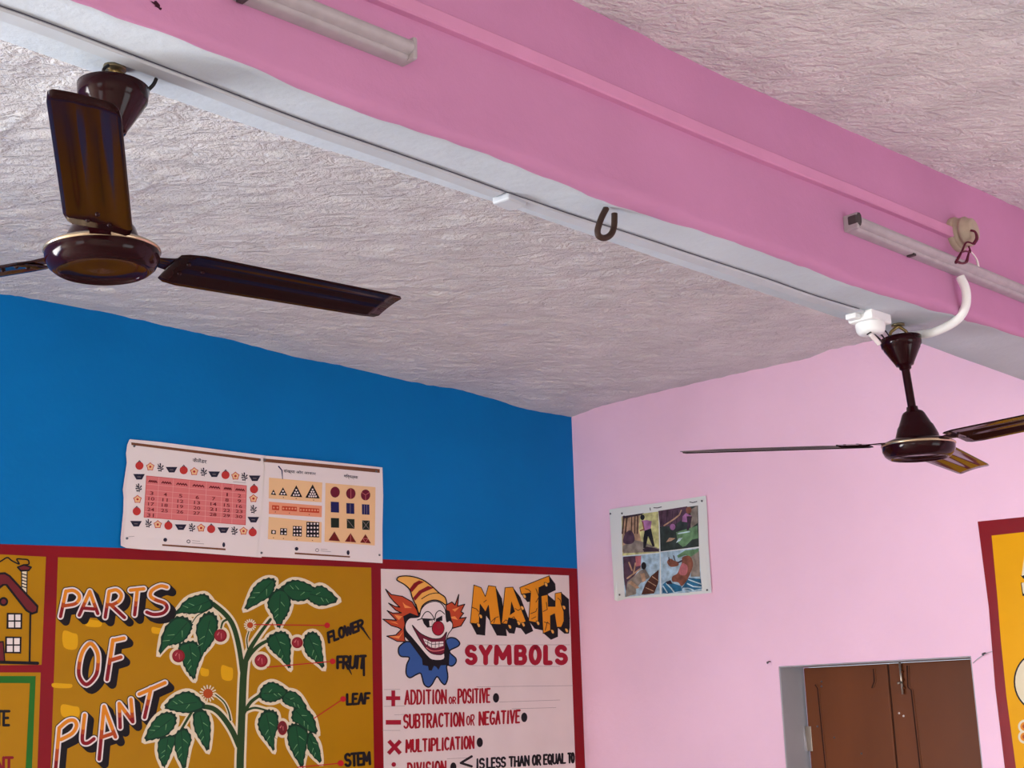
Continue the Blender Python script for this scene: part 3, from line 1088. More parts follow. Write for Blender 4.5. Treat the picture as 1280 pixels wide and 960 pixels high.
pt = Paint(back_plane, .0012)
collar = fc([(a, b_ + 800) for a, b_ in [(880, 100), (990, 80), (1060, 140), (1040, 190), (940, 240), (935, 280), (1010, 350), (1010, 410), (960, 455), (890, 450), (905, 600), (870, 700), (820, 670), (760, 595), (700, 690), (650, 735), (590, 700), (560, 600), (540, 550), (480, 570), (400, 610), (350, 560), (355, 440), (390, 340), (280, 325), (245, 260), (270, 180), (400, 130), (640, 300)]])
cs = smooth2(collar, True, 4)
pt.poly(cs, 'paint_blue', 1)
pt.stroke(cs, 1.7, 'paint_black', 1.5, closed=True)
hl = [(75, 230), (150, 300), (300, 325), (430, 400), (500, 520), (520, 600), (420, 590), (350, 640), (320, 760), (330, 900), (350, 930), (230, 925), (90, 855), (210, 840), (285, 765), (240, 740), (150, 715), (40, 630), (130, 635), (220, 645), (165, 590), (95, 515), (170, 548), (285, 545), (210, 510), (115, 415), (200, 458), (265, 470), (190, 400), (130, 330)]
hr = [(880, 440), (960, 400), (1000, 440), (1050, 300), (1035, 455), (1130, 430), (1080, 530), (1115, 550), (1060, 620), (1150, 605), (1080, 720), (970, 750), (960, 660), (890, 640)]
for hh in (hl, hr):
    pt.poly(fc(hh), 'paint_flame', 2)
    pt.stroke(fc(hh), 1.3, 'paint_black', 2.5, closed=True)
for sp in ([(300, 400), (340, 440), (430, 480), (330, 480)], [(190, 570), (300, 590), (250, 640)], [(130, 860), (260, 850), (310, 790), (250, 890)], [(120, 660), (250, 700), (210, 670)], [(920, 600), (1000, 590), (1040, 640), (960, 620)], [(960, 500), (1060, 470), (1000, 530)]):
    pt.poly(fc(sp), 'paint_flamelight', 3)
pt.poly(fc([(310, 590), (400, 545), (520, 590), (540, 700), (800, 700), (930, 1050), (920, 1240), (810, 1245), (780, 1305), (750, 1265), (720, 1250), (690, 1315), (650, 1310), (640, 1255), (570, 1240), (560, 1160), (480, 1050), (400, 940), (330, 860), (325, 680)]), 'paint_black', 3.2)
pt.poly(fc([(870, 500), (930, 520), (960, 660), (900, 700), (880, 640)]), 'paint_black', 3.2)
face = smooth2(fc([(528, 590), (545, 510), (610, 430), (720, 392), (810, 415), (868, 500), (882, 620), (895, 665), (930, 648), (968, 690), (960, 760), (915, 820), (890, 890), (872, 960), (858, 1060), (850, 1165), (700, 1172), (620, 1110), (520, 990), (420, 870), (345, 780), (340, 690), (390, 618), (470, 608)]), True, 3)
pt.poly(face, 'paint_white', 4)
pt.stroke(face, 1.1, 'paint_black', 4.4, closed=True)
hat = smooth2(fc([(225, 100), (260, 60), (400, 55), (560, 100), (680, 180), (790, 280), (870, 340), (885, 440), (800, 390), (720, 375), (630, 400), (560, 460), (525, 560), (480, 450), (430, 340), (400, 240), (330, 170), (250, 125)]), True, 3)
pt.poly(hat, 'paint_ochre', 5)
pt.stroke(hat, 1.5, 'paint_black', 6, closed=True)
for st in ([(395, 225), (450, 150), (520, 112), (590, 132), (510, 172), (425, 270)], [(440, 345), (520, 250), (640, 185), (720, 210), (560, 280), (465, 385)]):
    pt.poly(fc(st), 'paint_darkred', 5.4)
pt.stroke(smooth2(fc([(555, 358), (650, 302), (740, 280), (800, 285)]), False), 1.0, 'paint_black', 6)
pt.stroke(fc([(480, 430), (520, 570)]), 1.2, 'paint_black', 6)
mouth = smooth2(fc([(430, 710), (480, 762), (560, 830), (700, 888), (820, 878), (888, 800), (872, 900), (852, 1085), (720, 1095), (640, 1050), (560, 950), (490, 830)]), True, 3)
pt.poly(mouth, 'paint_wine', 5)
pt.stroke(mouth, 1.0, 'paint_black', 6, closed=True)
pt.poly(fc([(575, 885), (690, 935), (845, 925), (845, 985), (740, 1015), (680, 1005), (605, 955)]), 'paint_white', 5.5)
pt.stroke(fc([(600, 920), (690, 965), (845, 955)]), .7, 'paint_black', 6)
for x, y0, y1 in ((640, 910, 985), (690, 935, 1008), (740, 935, 1015), (790, 930, 1000)):
    pt.stroke(fc([(x, y0), (x - 4, y1)]), .7, 'paint_black', 6)
pt.stroke(smooth2(fc([(620, 1010), (690, 1050), (780, 1050), (850, 1030)]), False), 1.2, 'paint_rose', 5.6)
pt.poly(fc([(560, 620), (700, 640), (690, 735), (630, 742), (585, 690)]), 'paint_black', 5)
pt.poly(fc([(655, 650), (695, 645), (690, 720), (662, 725)]), 'paint_white', 5.5)
pt.poly(fc([(745, 625), (830, 580), (832, 650), (745, 655)]), 'paint_black', 5)
pt.stroke(smooth2(fc([(555, 612), (600, 542), (650, 530), (700, 580), (728, 645)]), False), 1.1, 'paint_black', 6)
pt.stroke(smooth2(fc([(733, 625), (748, 550), (800, 515), (862, 560)]), False), 1.1, 'paint_black', 6)
pt.stroke(fc([(500, 640), (560, 622), (720, 632)]), 1.2, 'paint_black', 6)
pt.poly(ell(*fc([(775, 750)])[0], 8, 9.4), 'paint_black', 6.3)
pt.poly(ell(*fc([(775, 750)])[0], 7.2, 8.6), 'paint_crimson', 6.7)
pt.poly(ell(*fc([(790, 720)])[0], 3, 3.6), 'paint_fruit', 7)
pt.build('clown_drawing', t, world=True)

pt = Paint(back_plane, .0012)
R, K_ = 'paint_brushred', 'paint_black'
for drawn in (lambda q: (q.rect(482.5, 870.3, 500.3, 875.2, 'paint_crimson', 1), q.rect(489.2, 863, 494, 882.8, 'paint_crimson', 1.3)),
              lambda q: q.rect(482.2, 900, 501.3, 905.8, 'paint_crimson', 1),
              lambda q: (q.stroke([(486, 926), (500.5, 942)], 5, 'paint_crimson', 1, cap=False), q.stroke([(500.5, 926), (485.5, 942)], 5, 'paint_crimson', 1.3, cap=False)),
              lambda q: (q.dot(492.2, 955.6, 2.9, 'paint_crimson', 1), q.rect(483, 963, 501, 968, 'paint_crimson', 1)),
              lambda q: q.stroke([(589.6, 945.5), (576, 953.7), (589.6, 958)], 3, K_, 1)):
    pt = Paint(back_plane, .0012)
    drawn(pt)
    pt.build('math_sign', t, world=True)
TX = [('ADDITION', (506.5, 863.5), (557.5, 862.5), (557.5, 879), (506.5, 880), 2.4), ('OR', (561.5, 871.5), (569.5, 871.5), (569.5, 879), (561.5, 879.5), 1.5), ('POSITIVE', (573, 862), (612, 861), (612, 877.5), (573, 879), 2.3),
      ('SUBTRACTION', (505, 894), (579.5, 891), (579.5, 907), (505, 910), 2.5), ('OR', (583.5, 896), (592.5, 893), (592.5, 906), (583.5, 906), 1.6), ('NEGATIVE', (599.5, 890.5), (649.5, 888), (649, 903), (599.5, 906), 2.5),
      ('MULTIPLICATION', (508, 925.5), (592, 920.5), (592, 935), (508, 940), 2.5), ('DIVISION', (510, 954.5), (557, 951.5), (557, 967), (510, 970), 2.5)]
for s, a, b_, c, d, w in TX:
    part('symbol_words', s, a, b_, c, d, w * 1.18, R, .5, .75)
for x, y in ((620, 872.3), (655.3, 896.7), (599.7, 928), (566.7, 959)):
    pt = Paint(back_plane, .0012)
    pt.dot(x, y, 3.9, K_, 1, 6)
    pt.build('black_dot', t, world=True)
def yy(x, y): return y - (x - 596) * .062


for s, x0, x1 in (('IS', 596, 605), ('LESS', 609, 631.5), ('THAN', 637, 661), ('OR', 666, 675.5), ('EQUAL', 680, 706.5), ('TO', 710.5, 717.5)):
    part('symbol_words', s, (x0, yy(x0, 949)), (x1, yy(x1, 949)), (x1, yy(x1, 960.5)), (x0, yy(x0, 960.5)), 2.8, K_, .4, .8)

# --- yellow panel on the pink wall
t = mural('bright yellow painted panel with a red edge on the pink wall, right of the window', 1340, 1150, right_plane)
pt = Paint(right_plane, .0012)
pt.poly([(1239.5, 669.5), (1280, 665), (1430, 645), (1440, 1150), (1295, 1150), (1270, 960), (1258, 870), (1251, 800), (1247, 750)], 'yellow_enamel_lit', 0)
pt.build('background', t, world=True)
pt = Paint(right_plane, .0012)
for pp in ([(1281, 690), (1277, 720), (1300, 712), (1305, 690)], [(1277, 729), (1279, 742), (1305, 738), (1303, 720)]):
    pt.poly(pp, 'paint_cream', 2)
pt.poly([(1275.5, 719), (1279, 723), (1284, 727), (1300, 723), (1300, 712), (1281, 719)], 'paint_black', 1)
pt.stroke([(1277, 729), (1279, 744), (1305, 740)], 2, 'paint_black', 1.5)
pt.build('painted_letter', t, world=True)
pt = Paint(right_plane, .0012)
pt.poly(ell(1301, 852, 34, 38, 40), 'paint_black', 1)
pt.poly(ell(1301, 852, 32, 36, 40), 'paint_cream', 2)
pt.build('painted_circle', t, world=True)
pt = Paint(right_plane, .0012)
for y in (908, 921):
    pt.poly(ell(1281, y, 8.5, 8.5), 'paint_cream', 2)
    pt.poly(ell(1281, y, 5.6, 5.6), 'paint_orange', 3)
    pt.poly(ell(1281, y, 3, 3), 'paint_rust', 4)
pt.build('painted_numeral', t, world=True)

# ================================================================== CHARTS AND POSTER ON THE WALLS
def sheet(name, outline, plane, parent, m, base, bulge):
    """paper sheet with real thickness: outline polygon, edge curl given by bulge(x, y)"""
    mb = MB()
    o = outline
    n = len(o)
    cx, cy = sum(a for a, _ in o) / n, sum(b_ for _, b_ in o) / n
    inn = [(cx + (a - cx) * .93, cy + (b_ - cy) * .93) for a, b_ in o]     # flat middle of the sheet
    tri = tessellate_polygon([[Vector((a, b_, 0)) for a, b_ in inn]])
    vs = []
    for th in (0, .0012):
        vs += [plane(a, b_, base - th + bulge(a, b_)) for a, b_ in o] + [plane(a, b_, base - th) for a, b_ in inn]
    fs_ = []
    for i in range(n):
        j = (i + 1) % n
        fs_ += [(i, j, n + j, n + i), (2 * n + j, 2 * n + i, 3 * n + i, 3 * n + j), (j, i, 2 * n + i, 2 * n + j)]
    for q in tri:
        fs_ += [tuple(a + n for a in q), tuple(a + 3 * n for a in q[::-1])]
    mb.add(vs, fs_, m)
    return mb.build(name, parent, world=True)


def pins(parent, plane, base, pts):
    for a, b_ in pts:
        mb = MB()
        p = plane(a, b_, base)
        d = plane(a, b_, base + .01) - p
        nrm = Vector((0, -1, 0)) if plane is back_plane else Vector((-1, 0, 0))
        rot = Vector((0, 0, 1)).rotation_difference(nrm).to_matrix().to_4x4()
        mb.lathe([(0, .0045), (.0035, .003), (.0045, 0), (0, -.002)], 'pin', 10, Matrix.Translation(p) @ rot)
        mb.build('pin', parent, world=True)


# --- calendar chart
t = thing('wall_chart', 'white calendar chart with a pink date grid ringed by fruit and bowl icons', 'chart', back_plane(240, 690, 0), 'paper charts on the blue wall')
sheet('paper_sheet', [(162, 549), (200, 552.5), (250, 559), (300, 565.5), (331.5, 569.5), (331, 610), (329.5, 650), (327, 697), (280, 693.5), (220, 689), (180, 687), (158, 685), (151, 682), (150.8, 672), (152.5, 655), (154, 640), (154.5, 622), (153.5, 612), (156, 595), (158.5, 578), (157.5, 567), (159, 556)],
      back_plane, t, 'paper', .006, lambda a, b_: .004 * max(0, (160 - a) / 10))
pt = Paint(back_plane, .0066)


def fk(p): return frm(140, 530, 5.333, p)


pt.poly(fk([(128, 122), (990, 230), (988, 248), (150, 142), (130, 140)]), 'paint_brown', 0)
pt.poly(fk([(335, 801), (757, 830), (757, 842), (335, 812)]), 'paint_brown', 0)
GR = [Vector(q) for q in fk([(230, 345), (897, 411), (890, 673), (213, 622)])]


def gq(u, v):
    q = GR[0].lerp(GR[1], u).lerp(GR[3].lerp(GR[2], u), v)
    return (q.x, q.y)


pt.poly([gq(0, 0), gq(1, 0), gq(1, 1), gq(0, 1)], 'paint_rose', 0)
cols = [0, .125, .27, .43, .60, .755, .865, 1]
rows = [0, .20, .335, .47, .60, .73, .86, 1]
for u in cols[1:-1]:
    pt.stroke([gq(u, 0), gq(u, 1)], .45, 'paint_roseline', 1)
for v in rows[1:-1]:
    pt.stroke([gq(0, v), gq(1, v)], .45, 'paint_roseline', 1)
pt.stroke([gq(0, 0), gq(1, 0), gq(1, 1), gq(0, 1)], .5, 'paint_applered', 1, closed=True)
for i in range(7):
    u0, u1 = cols[i], cols[i + 1]
    a, b_ = u0 + (u1 - u0) * .22, u0 + (u1 - u0) * .85
    pt.stroke([gq(a + (b_ - a) * k / 8, .12 + .018 * (-1) ** k) for k in range(9)], 1.5, 'paint_maroon', 1)
day = 1
for r in range(1, 7):
    for c in range(7):
        if r == 1 and c < 5:
            continue
        if day > 31:
            continue
        cx = (cols[c] + cols[c + 1]) / 2
        w = {'1': .007, '11': .026}.get(str(day), .017 * len(str(day)) - .004 * (str(day)[0] == '1' and day > 9))
        v0, v1 = rows[r] + .03, rows[r + 1] - .02
        font_text(pt, str(day), gq(cx - w, v0), gq(cx + w, v0), gq(cx + w, v1), gq(cx - w, v1), 'paint_maroon', 1, .012)
        day += 1
tq = fk([(538, 224), (632, 234), (630, 264), (537, 252)])
font_text(pt, 'कैलेंडर', tq[0], tq[1], tq[2], tq[3], 'paint_ink', 1, .01)
pt.build('calendar_print', t, world=True)


def apple(x, y):
    pt.dot(x, y, 5.1, 'paint_applered', 1)
    pt.stroke([(x - 1.5, y - 4.4), (x, y - 6.4), (x + 1.6, y - 4.4)], .9, 'paint_ink', 2)
    pt.stroke(ell(x - .3, y + .3, 2.6, n=10), .5, 'paint_scarlet', 2, closed=True)


def bloom(x, y):
    o = [(x + (5 if i % 2 == 0 else 3.7) * math.sin(math.pi * i / 5), y - (5 if i % 2 == 0 else 3.7) * math.cos(math.pi * i / 5)) for i in range(10)]
    pt.poly(o, 'paint_peach', 1)
    pt.stroke(o, .8, 'paint_applered', 1.5, closed=True)
    pt.dot(x, y, 1.5, 'paint_applered', 2)


def twig(x, y):
    pt.stroke([(x - 3, y - 4), (x + .5, y), (x + 1, y + 5)], .9, 'paint_ink', 1)
    for a, b_, c, d in ((-3, 1, 0, 1), (0, -4.6, .5, -1), (3.4, -2, 1, 1), (3.3, 1.6, 1, 3), (-2, 3.8, 1, 4), (-.5, -1, -3.3, -1.6)):
        pt.stroke([(x + a, y + b_), (x + c, y + d)], (1.7, .7), 'paint_ink', 1)


def bowl(x, y):
    pt.poly([(x - 7.3, y - 3.6), (x + 7.3, y - 3.4), (x + 3.6, y + 3.4), (x - 3.2, y + 3.4)], 'paint_ink', 1)
    pt.stroke([(x - 2, y), (x + 2, y + .2)], .6, 'paint_grey', 2)


for nm, fn, l in (('fruit_icon', apple, [(183, 278), (478, 308), (757, 340), (165, 582), (947, 435), (376, 678), (661, 700), (938, 722)]), ('flower_icon', bloom, [(255, 285), (548, 317), (823, 347), (170, 502), (943, 497), (305, 670), (594, 693), (877, 714)]),
              ('twig_icon', twig, [(322, 290), (610, 320), (882, 352), (177, 425), (942, 568), (242, 662), (532, 690), (815, 712)]), ('bowl_icon', bowl, [(397, 305), (681, 335), (951, 362), (180, 352), (942, 638), (160, 665), (458, 688), (742, 708)])):
    for q in fk(l):
        pt = Paint(back_plane, .0066)
        fn(*q)
        pt.build(nm, t, world=True)
pt = Paint(back_plane, .0066)
q = fk([(355, 772), (510, 783), (745, 805)])
for nm, drawn in (('footer_logo', lambda p: p.dot(q[0][0], q[0][1], 2.4, 'paint_ink', 1)), ('footer_logo', lambda p: p.stroke(ell(q[1][0], q[1][1], 2, n=8), .8, 'paint_ink', 1, closed=True)),
                  ('footer_logo', lambda p: p.dot(q[2][0], q[2][1], 1.8, 'paint_ink', 1, 3)), ('footer_text', lambda p: [p.stroke(fk([a, b_]), .5, 'paint_grey', 1) for a, b_ in (((535, 777), (585, 782)), ((535, 793), (612, 799)))]),
                  ('footer_text', lambda p: p.stroke(fk([(110, 752), (148, 748)]), .5, 'paint_grey', 1)), ('small_print', lambda p: p.stroke(fk([(808, 385), (892, 393)]), .5, 'paint_grey', 1))):
    pt = Paint(back_plane, .0066)
    drawn(pt)
    pt.build(nm, t, world=True)
pins(t, back_plane, .0066, fk([(148, 147), (985, 240), (100, 762)]))

# --- number shapes chart
t = thing('wall_chart', 'white chart of number patterns and divided shapes, right of the calendar chart', 'chart', back_plane(400, 700, 0), 'paper charts on the blue wall')
sheet('paper_sheet', [(331.5, 569.5), (380, 574), (430, 579), (478, 584.3), (479, 620), (478, 660), (478.2, 704), (430, 701), (380, 698.5), (322, 695.5), (325, 660), (329, 620)],
      back_plane, t, 'paper', .0095, lambda a, b_: 0)
pt = Paint(back_plane, .0101)


def fs(p): return frm(310, 550, 5.6475, p)


pt.poly(fs([(108, 130), (930, 206), (930, 232), (110, 154)]), 'paint_brown', 0)
pt.poly(fs([(330, 794), (720, 820), (720, 830), (330, 806)]), 'paint_brown', 0)
for q, m_ in (([(148, 265), (525, 300), (520, 440), (146, 412)], 'paint_peach'), ([(148, 435), (522, 465), (520, 545), (147, 522)], 'paint_coral'), ([(146, 542), (520, 580), (518, 725), (140, 700)], 'paint_peach'), ([(547, 303), (900, 333), (895, 745), (540, 718)], 'paint_peach')):
    pt.poly(fs(q), m_, 0)
q = fs([(253, 202), (480, 226), (478, 254), (252, 236)])
font_text(pt, 'संख्या और आकार', q[0], q[1], q[2], q[3], 'paint_ink', 1, .01)
q = fs([(678, 238), (776, 248), (776, 282), (678, 274)])
font_text(pt, 'भिन्नात्मक', q[0], q[1], q[2], q[3], 'paint_ink', 1, .01)
pt.stroke(fs([(217, 187), (240, 215), (244, 275)]), (1.8, .8), 'paint_navy', 1.5)
for cx, by, w, h, n in ((180, 388, 38, 40, 1), (247, 391, 62, 57, 2), (341, 402, 86, 82, 3), (456, 411, 102, 98, 4)):
    pt.poly(fs([(cx, by - h), (cx + w / 2, by + 2), (cx - w / 2, by - 3)]), 'paint_wine' if False else 'paint_black', 1)
    for r in range(n):
        for k in range(r + 1):
            x = cx + (k - r / 2) * (w * .62 / max(n, 1.5))
            y = by - h * .72 + (r + .55) * (h * .66 / n)
            pt.dot(*fs([(x, y)])[0], 1.15, 'paint_white', 2)
for x0, y0, x1, y1, n in ((170, 460, 220, 495, 2), (240, 466, 345, 502, 5), (363, 476, 503, 513, 7)):
    s_ = (x1 - x0) * .06
    pt.poly(fs([(x0, y0), (x1, y0 + s_), (x1, y1 + s_ * .3), (x0, y1 - s_ * .7)]), 'paint_scarlet', 1)
    for k in range(n):
        pt.dot(*fs([(x0 + (k + .5) * (x1 - x0) / n, (y0 + y1) / 2 + s_ * .4 * (k / n - .3))])[0], 1.2, 'paint_coral', 2)
for x0, y0, x1, y1, n in ((165, 635, 197, 665, 1), (228, 622, 275, 672, 2), (317, 606, 380, 682, 3), (413, 578, 503, 688, 4)):
    pt.poly(fs([(x0, y0), (x1, y0 + 3), (x1 - 1, y1), (x0 - 2, y1 - 3)]), 'paint_black', 1)
    for i in range(n):
        for k in range(n):
            pt.dot(*fs([(x0 + (i + .5) * (x1 - x0) / n, y0 + (k + .5) * (y1 - y0) / n)])[0], 1.2 + (n == 1) * .4, 'paint_white', 2)
for x, y in ((180, 690), (250, 695), (345, 702), (455, 709), (250, 406), (340, 413), (463, 424), (193, 508), (292, 516), (432, 526)):
    pt.dot(*fs([(x, y)])[0], .6, 'paint_brick', 1)
for i, (x, y) in enumerate(((615, 368), (726, 378), (830, 388))):
    cx, cy = fs([(x, y)])[0]
    pt.poly(ell(cx, cy, 5.9, 6.8), 'paint_wine', 1)
    if i == 1:
        pt.stroke([(cx, cy - 6), (cx, cy + 6)], .5, 'paint_rose', 2)
    if i == 2:
        for a in (90, 210, 330):
            pt.stroke([(cx, cy), (cx + 5.5 * math.cos(math.radians(a)), cy + 6.3 * math.sin(math.radians(a)))], .5, 'paint_rose', 2)
for i, (x0, y0, x1, y1) in enumerate(((584, 435, 642, 513), (694, 445, 750, 522), (804, 453, 857, 528))):
    pt.poly(fs([(x0, y0), (x1, y0 + 3), (x1 + 1, y1), (x0 + 1, y1 - 3)]), 'paint_navy', 1)
    for k in range(i):
        xx = x0 + (x1 - x0) * (k + 1) / (i + 1)
        pt.stroke(fs([(xx, y0 + 5), (xx, y1 - 5)]), .45, 'paint_grey', 2)
for i, (x0, y0, x1, y1) in enumerate(((585, 550, 643, 620), (697, 557, 752, 626), (806, 567, 859, 635))):
    pt.poly(fs([(x0, y0), (x1, y0 + 2), (x1, y1), (x0 + 1, y1 - 2)]), 'paint_dgreen', 1)
    if i:
        pt.stroke(fs([(x0 + 4, y0 + 5), (x1 - 4, y1 - 5)]), .5, 'paint_grey', 2)
    if i == 2:
        pt.stroke(fs([(x1 - 4, y0 + 5), (x0 + 4, y1 - 5)]), .5, 'paint_grey', 2)
for i, (x, y, a, b_, by) in enumerate(((610, 645, 568, 650, 712), (724, 657, 684, 764, 720), (829, 664, 791, 868, 727))):
    pt.poly(fs([(x, y), (b_, by + 3), (a, by - 3)]), 'paint_brick', 1)
    if i == 1:
        pt.stroke(fs([(x, y + 8), (x, by - 3)]), .5, 'paint_rose', 2)
    if i == 2:
        pt.stroke(fs([(x - 18, by - 32), (x + 18, by - 30), (x, by - 3)]), .5, 'paint_rose', 2, closed=True)
q = fs([(343, 768), (488, 778), (707, 795)])
pt.dot(q[0][0], q[0][1], 2.3, 'paint_ink', 1)
pt.stroke(ell(q[1][0], q[1][1], 2, n=8), .8, 'paint_grey', 1, closed=True)
pt.dot(q[2][0], q[2][1], 1.8, 'paint_ink', 1, 3)
for a, b_ in (((515, 770), (560, 774)), ((515, 783), (585, 789))):
    pt.stroke(fs([a, b_]), .5, 'paint_grey', 1)
pt.build('shapes_print', t, world=True)
pins(t, back_plane, .0101, fs([(118, 140), (905, 222), (95, 797), (928, 812)]))

# --- picture-story poster on the pink wall
t = thing('picture_poster', 'white poster of four picture-story scenes pinned on the pink wall', 'poster', right_plane(826, 748, 0))
sheet('paper_sheet', [(761.5, 637), (775, 634.5), (800, 631.5), (830, 627.5), (860, 623), (882.5, 619.5), (884, 640), (885.5, 680), (888, 715), (889.5, 741), (860, 744), (820, 746.5), (785, 748), (772, 751.5), (768, 750), (767, 730), (764.5, 690), (763, 660)],
      right_plane, t, 'paper_cool', .006, lambda a, b_: .010 * max(0, (775 - a) / 12) * max(0, (b_ - 725) / 25) + .004 * max(0, (a - 878) / 10))
pt = Paint(right_plane, .0066)


def fp(p): return frm(740, 600, 5.647, p)


def q12(x0, y0, p): return frm(x0, y0, 12, p)


# first scene: a walker beside trees
pt.poly(fp([(208, 258), (468, 222), (475, 510), (215, 535)]), 'print_lime', 0)
a_ = lambda p: q12(755, 615, p)
pt.poly(a_([(275, 370), (540, 330), (520, 560), (560, 740), (280, 900)]), 'print_tan', 1)
for x, w in ((330, 2.2), (400, 1.4), (450, 1.5), (490, 1.8), (285, 2)):
    pt.stroke(a_([(x + 15, 365), (x - 10 if x < 350 else x + 10, 620)]), w, 'print_bark', 2)
pt.poly(a_([(275, 365), (600, 315), (560, 345), (290, 400)]), 'print_shade', 2)
pt.poly(smooth2(a_([(290, 760), (310, 640), (380, 575), (440, 620), (460, 720), (400, 780)])), 'print_plum', 3)
pt.poly(a_([(280, 810), (450, 720), (560, 740), (830, 850), (830, 895), (290, 920)]), 'print_stone', 2)
pt.poly(a_([(580, 860), (640, 820), (760, 840), (825, 860), (820, 890), (600, 895)]), 'print_shade', 3)
pt.poly(ell(*a_([(577, 380)])[0], 2.8, 3.4), 'print_trousers', 4)
pt.poly(a_([(560, 430), (640, 420), (715, 440), (700, 550), (600, 585), (590, 510)]), 'print_lilac', 4)
pt.stroke(a_([(580, 450), (600, 560), (545, 580)]), 1.6, 'print_skin', 4.5)
pt.poly(a_([(610, 580), (705, 545), (760, 810), (730, 820), (660, 660), (625, 840), (590, 840), (590, 690)]), 'print_trousers', 5)
# second scene: figures under dark trees
pt.poly(fp([(475, 218), (748, 180), (755, 470), (483, 505)]), 'print_forest', 0)
b2 = lambda p: q12(820, 612, p)
pt.poly(b2([(35, 320), (470, 250), (440, 420), (260, 540), (60, 560)]), 'print_plum', 1)
for x in (90, 170, 250, 320):
    pt.stroke(b2([(x, 320), (x - 15, 540)]), 1.1, 'print_shade', 2)
pt.stroke(b2([(120, 540), (260, 450), (350, 380), (380, 310)]), 1.7, 'print_tan', 3)
pt.poly(b2([(300, 640), (620, 540), (635, 780), (400, 860), (330, 800)]), 'print_moss', 1)
pt.poly(b2([(520, 300), (620, 240), (625, 500), (520, 580)]), 'print_stone', 1.5)
pt.poly(b2([(400, 400), (450, 350), (540, 400), (480, 490), (390, 480)]), 'print_lilac', 4)
pt.poly(ell(*b2([(490, 310)])[0], 3.6, 4.4), 'print_skin', 4)
pt.poly(b2([(460, 400), (540, 400), (520, 520), (490, 610), (460, 610), (470, 520)]), 'print_shade', 4.5)
pt.poly(ell(*b2([(250, 560)])[0], 3.4, 4), 'print_lilac', 4)
pt.poly(b2([(150, 790), (200, 720), (290, 730), (230, 770)]), 'print_tan', 3)
pt.poly(b2([(300, 800), (340, 730), (400, 720), (360, 770)]), 'print_foam', 3)
pt.stroke(b2([(330, 660), (500, 630)]), 1.6, 'print_foam', 3)
pt.poly(b2([(440, 850), (540, 750), (635, 730), (640, 850)]), 'print_forest', 3)
# third scene: rocks and a boat
pt.poly(fp([(215, 540), (478, 517), (478, 805), (232, 825)]), 'print_sky', 0)
c2 = lambda p: frm(760, 685, 13.714, p)
pt.poly(c2([(260, 150), (570, 130), (560, 330), (420, 520), (320, 840), (270, 500)]), 'print_plum', 1)
pt.poly(c2([(470, 140), (570, 130), (560, 300), (480, 320)]), 'print_pinkrag', 2)
for a, b_ in (((470, 260), (440, 420)), ((360, 250), (410, 380)), ((330, 520), (560, 350))):
    pt.stroke(c2([a, b_]), 1.8, 'print_tan', 3)
pt.poly(c2([(330, 580), (560, 380), (640, 360), (720, 500), (560, 600), (480, 700), (480, 790), (300, 840)]), 'print_stone', 2)
for a in ([(340, 600), (400, 560), (540, 680), (490, 700)], [(550, 440), (630, 430), (650, 560), (590, 590)]):
    pt.poly(c2(a), 'print_tan', 3)
pt.poly(ell(*c2([(612, 305)])[0], 3.2, 4.6), 'print_trousers', 4)
pt.poly(c2([(570, 800), (640, 620), (740, 480), (870, 370), (860, 600), (790, 780)]), 'print_hull', 4)
for a, b_ in (((690, 570), (820, 650)), ((650, 680), (780, 740)), ((760, 490), (860, 560))):
    pt.stroke(c2([a, b_]), .9, 'print_tan', 5)
# fourth scene: a crouching figure over water
pt.poly(fp([(483, 510), (755, 480), (775, 790), (490, 805)]), 'print_sky', 0)
d2 = lambda p: frm(820, 680, 13.72, p)
pt.poly(d2([(360, 200), (500, 110), (680, 90), (730, 70), (745, 250), (600, 220), (500, 190), (380, 240)]), 'print_moss', 1)
pt.poly(d2([(600, 220), (740, 120), (755, 560), (600, 560)]), 'print_stone', 1)
pt.poly(d2([(110, 700), (180, 640), (430, 720), (450, 800), (200, 850), (110, 840)]), 'print_water', 1)
pt.poly(d2([(440, 760), (560, 580), (770, 600), (790, 760), (600, 800)]), 'print_water', 1.5)
for a in ([(560, 610), (640, 640), (780, 690)], [(540, 680), (640, 730), (780, 740)], [(470, 760), (560, 760), (640, 790)], [(180, 680), (260, 760), (320, 840)], [(120, 720), (190, 830)]):
    pt.stroke(d2(a), 1.5, 'print_foam', 2.5)
pt.poly(smooth2(d2([(190, 310), (240, 250), (320, 290), (380, 310), (380, 370), (250, 390)])), 'print_skin', 3)
pt.stroke(d2([(300, 200), (330, 290)]), 1.2, 'print_shade', 3)
pt.stroke(d2([(220, 230), (225, 300)]), 1.2, 'print_shade', 3)
pt.poly(smooth2(d2([(450, 230), (540, 200), (600, 230), (635, 350), (590, 500), (520, 640), (440, 720), (380, 660), (280, 640), (280, 560), (360, 510), (400, 430), (440, 330)])), 'print_skin', 3.5)
pt.poly(smooth2(d2([(400, 440), (450, 330), (540, 380), (520, 520), (420, 530)])), 'print_pinkrag', 4)
pt.stroke(d2([(380, 320), (440, 290)]), 2, 'print_shade', 3)
pt.poly(d2([(170, 650), (250, 620), (280, 680), (190, 690)]), 'print_shade', 4)
for s in ([(410, 197), (412, 214)], [(436, 196), (462, 197), (490, 190)], [(690, 155), (712, 160), (740, 152)]):
    pt.stroke(fp(s), 1.0, 'paint_ink', 1)
pt.build('story_print', t, world=True)
pins(t, right_plane, .0066, fp([(130, 238), (212, 236), (776, 148), (813, 777), (195, 810)]))

# ================================================================== CEILING FANS
FANG = 'ceiling fans hanging from the beam'


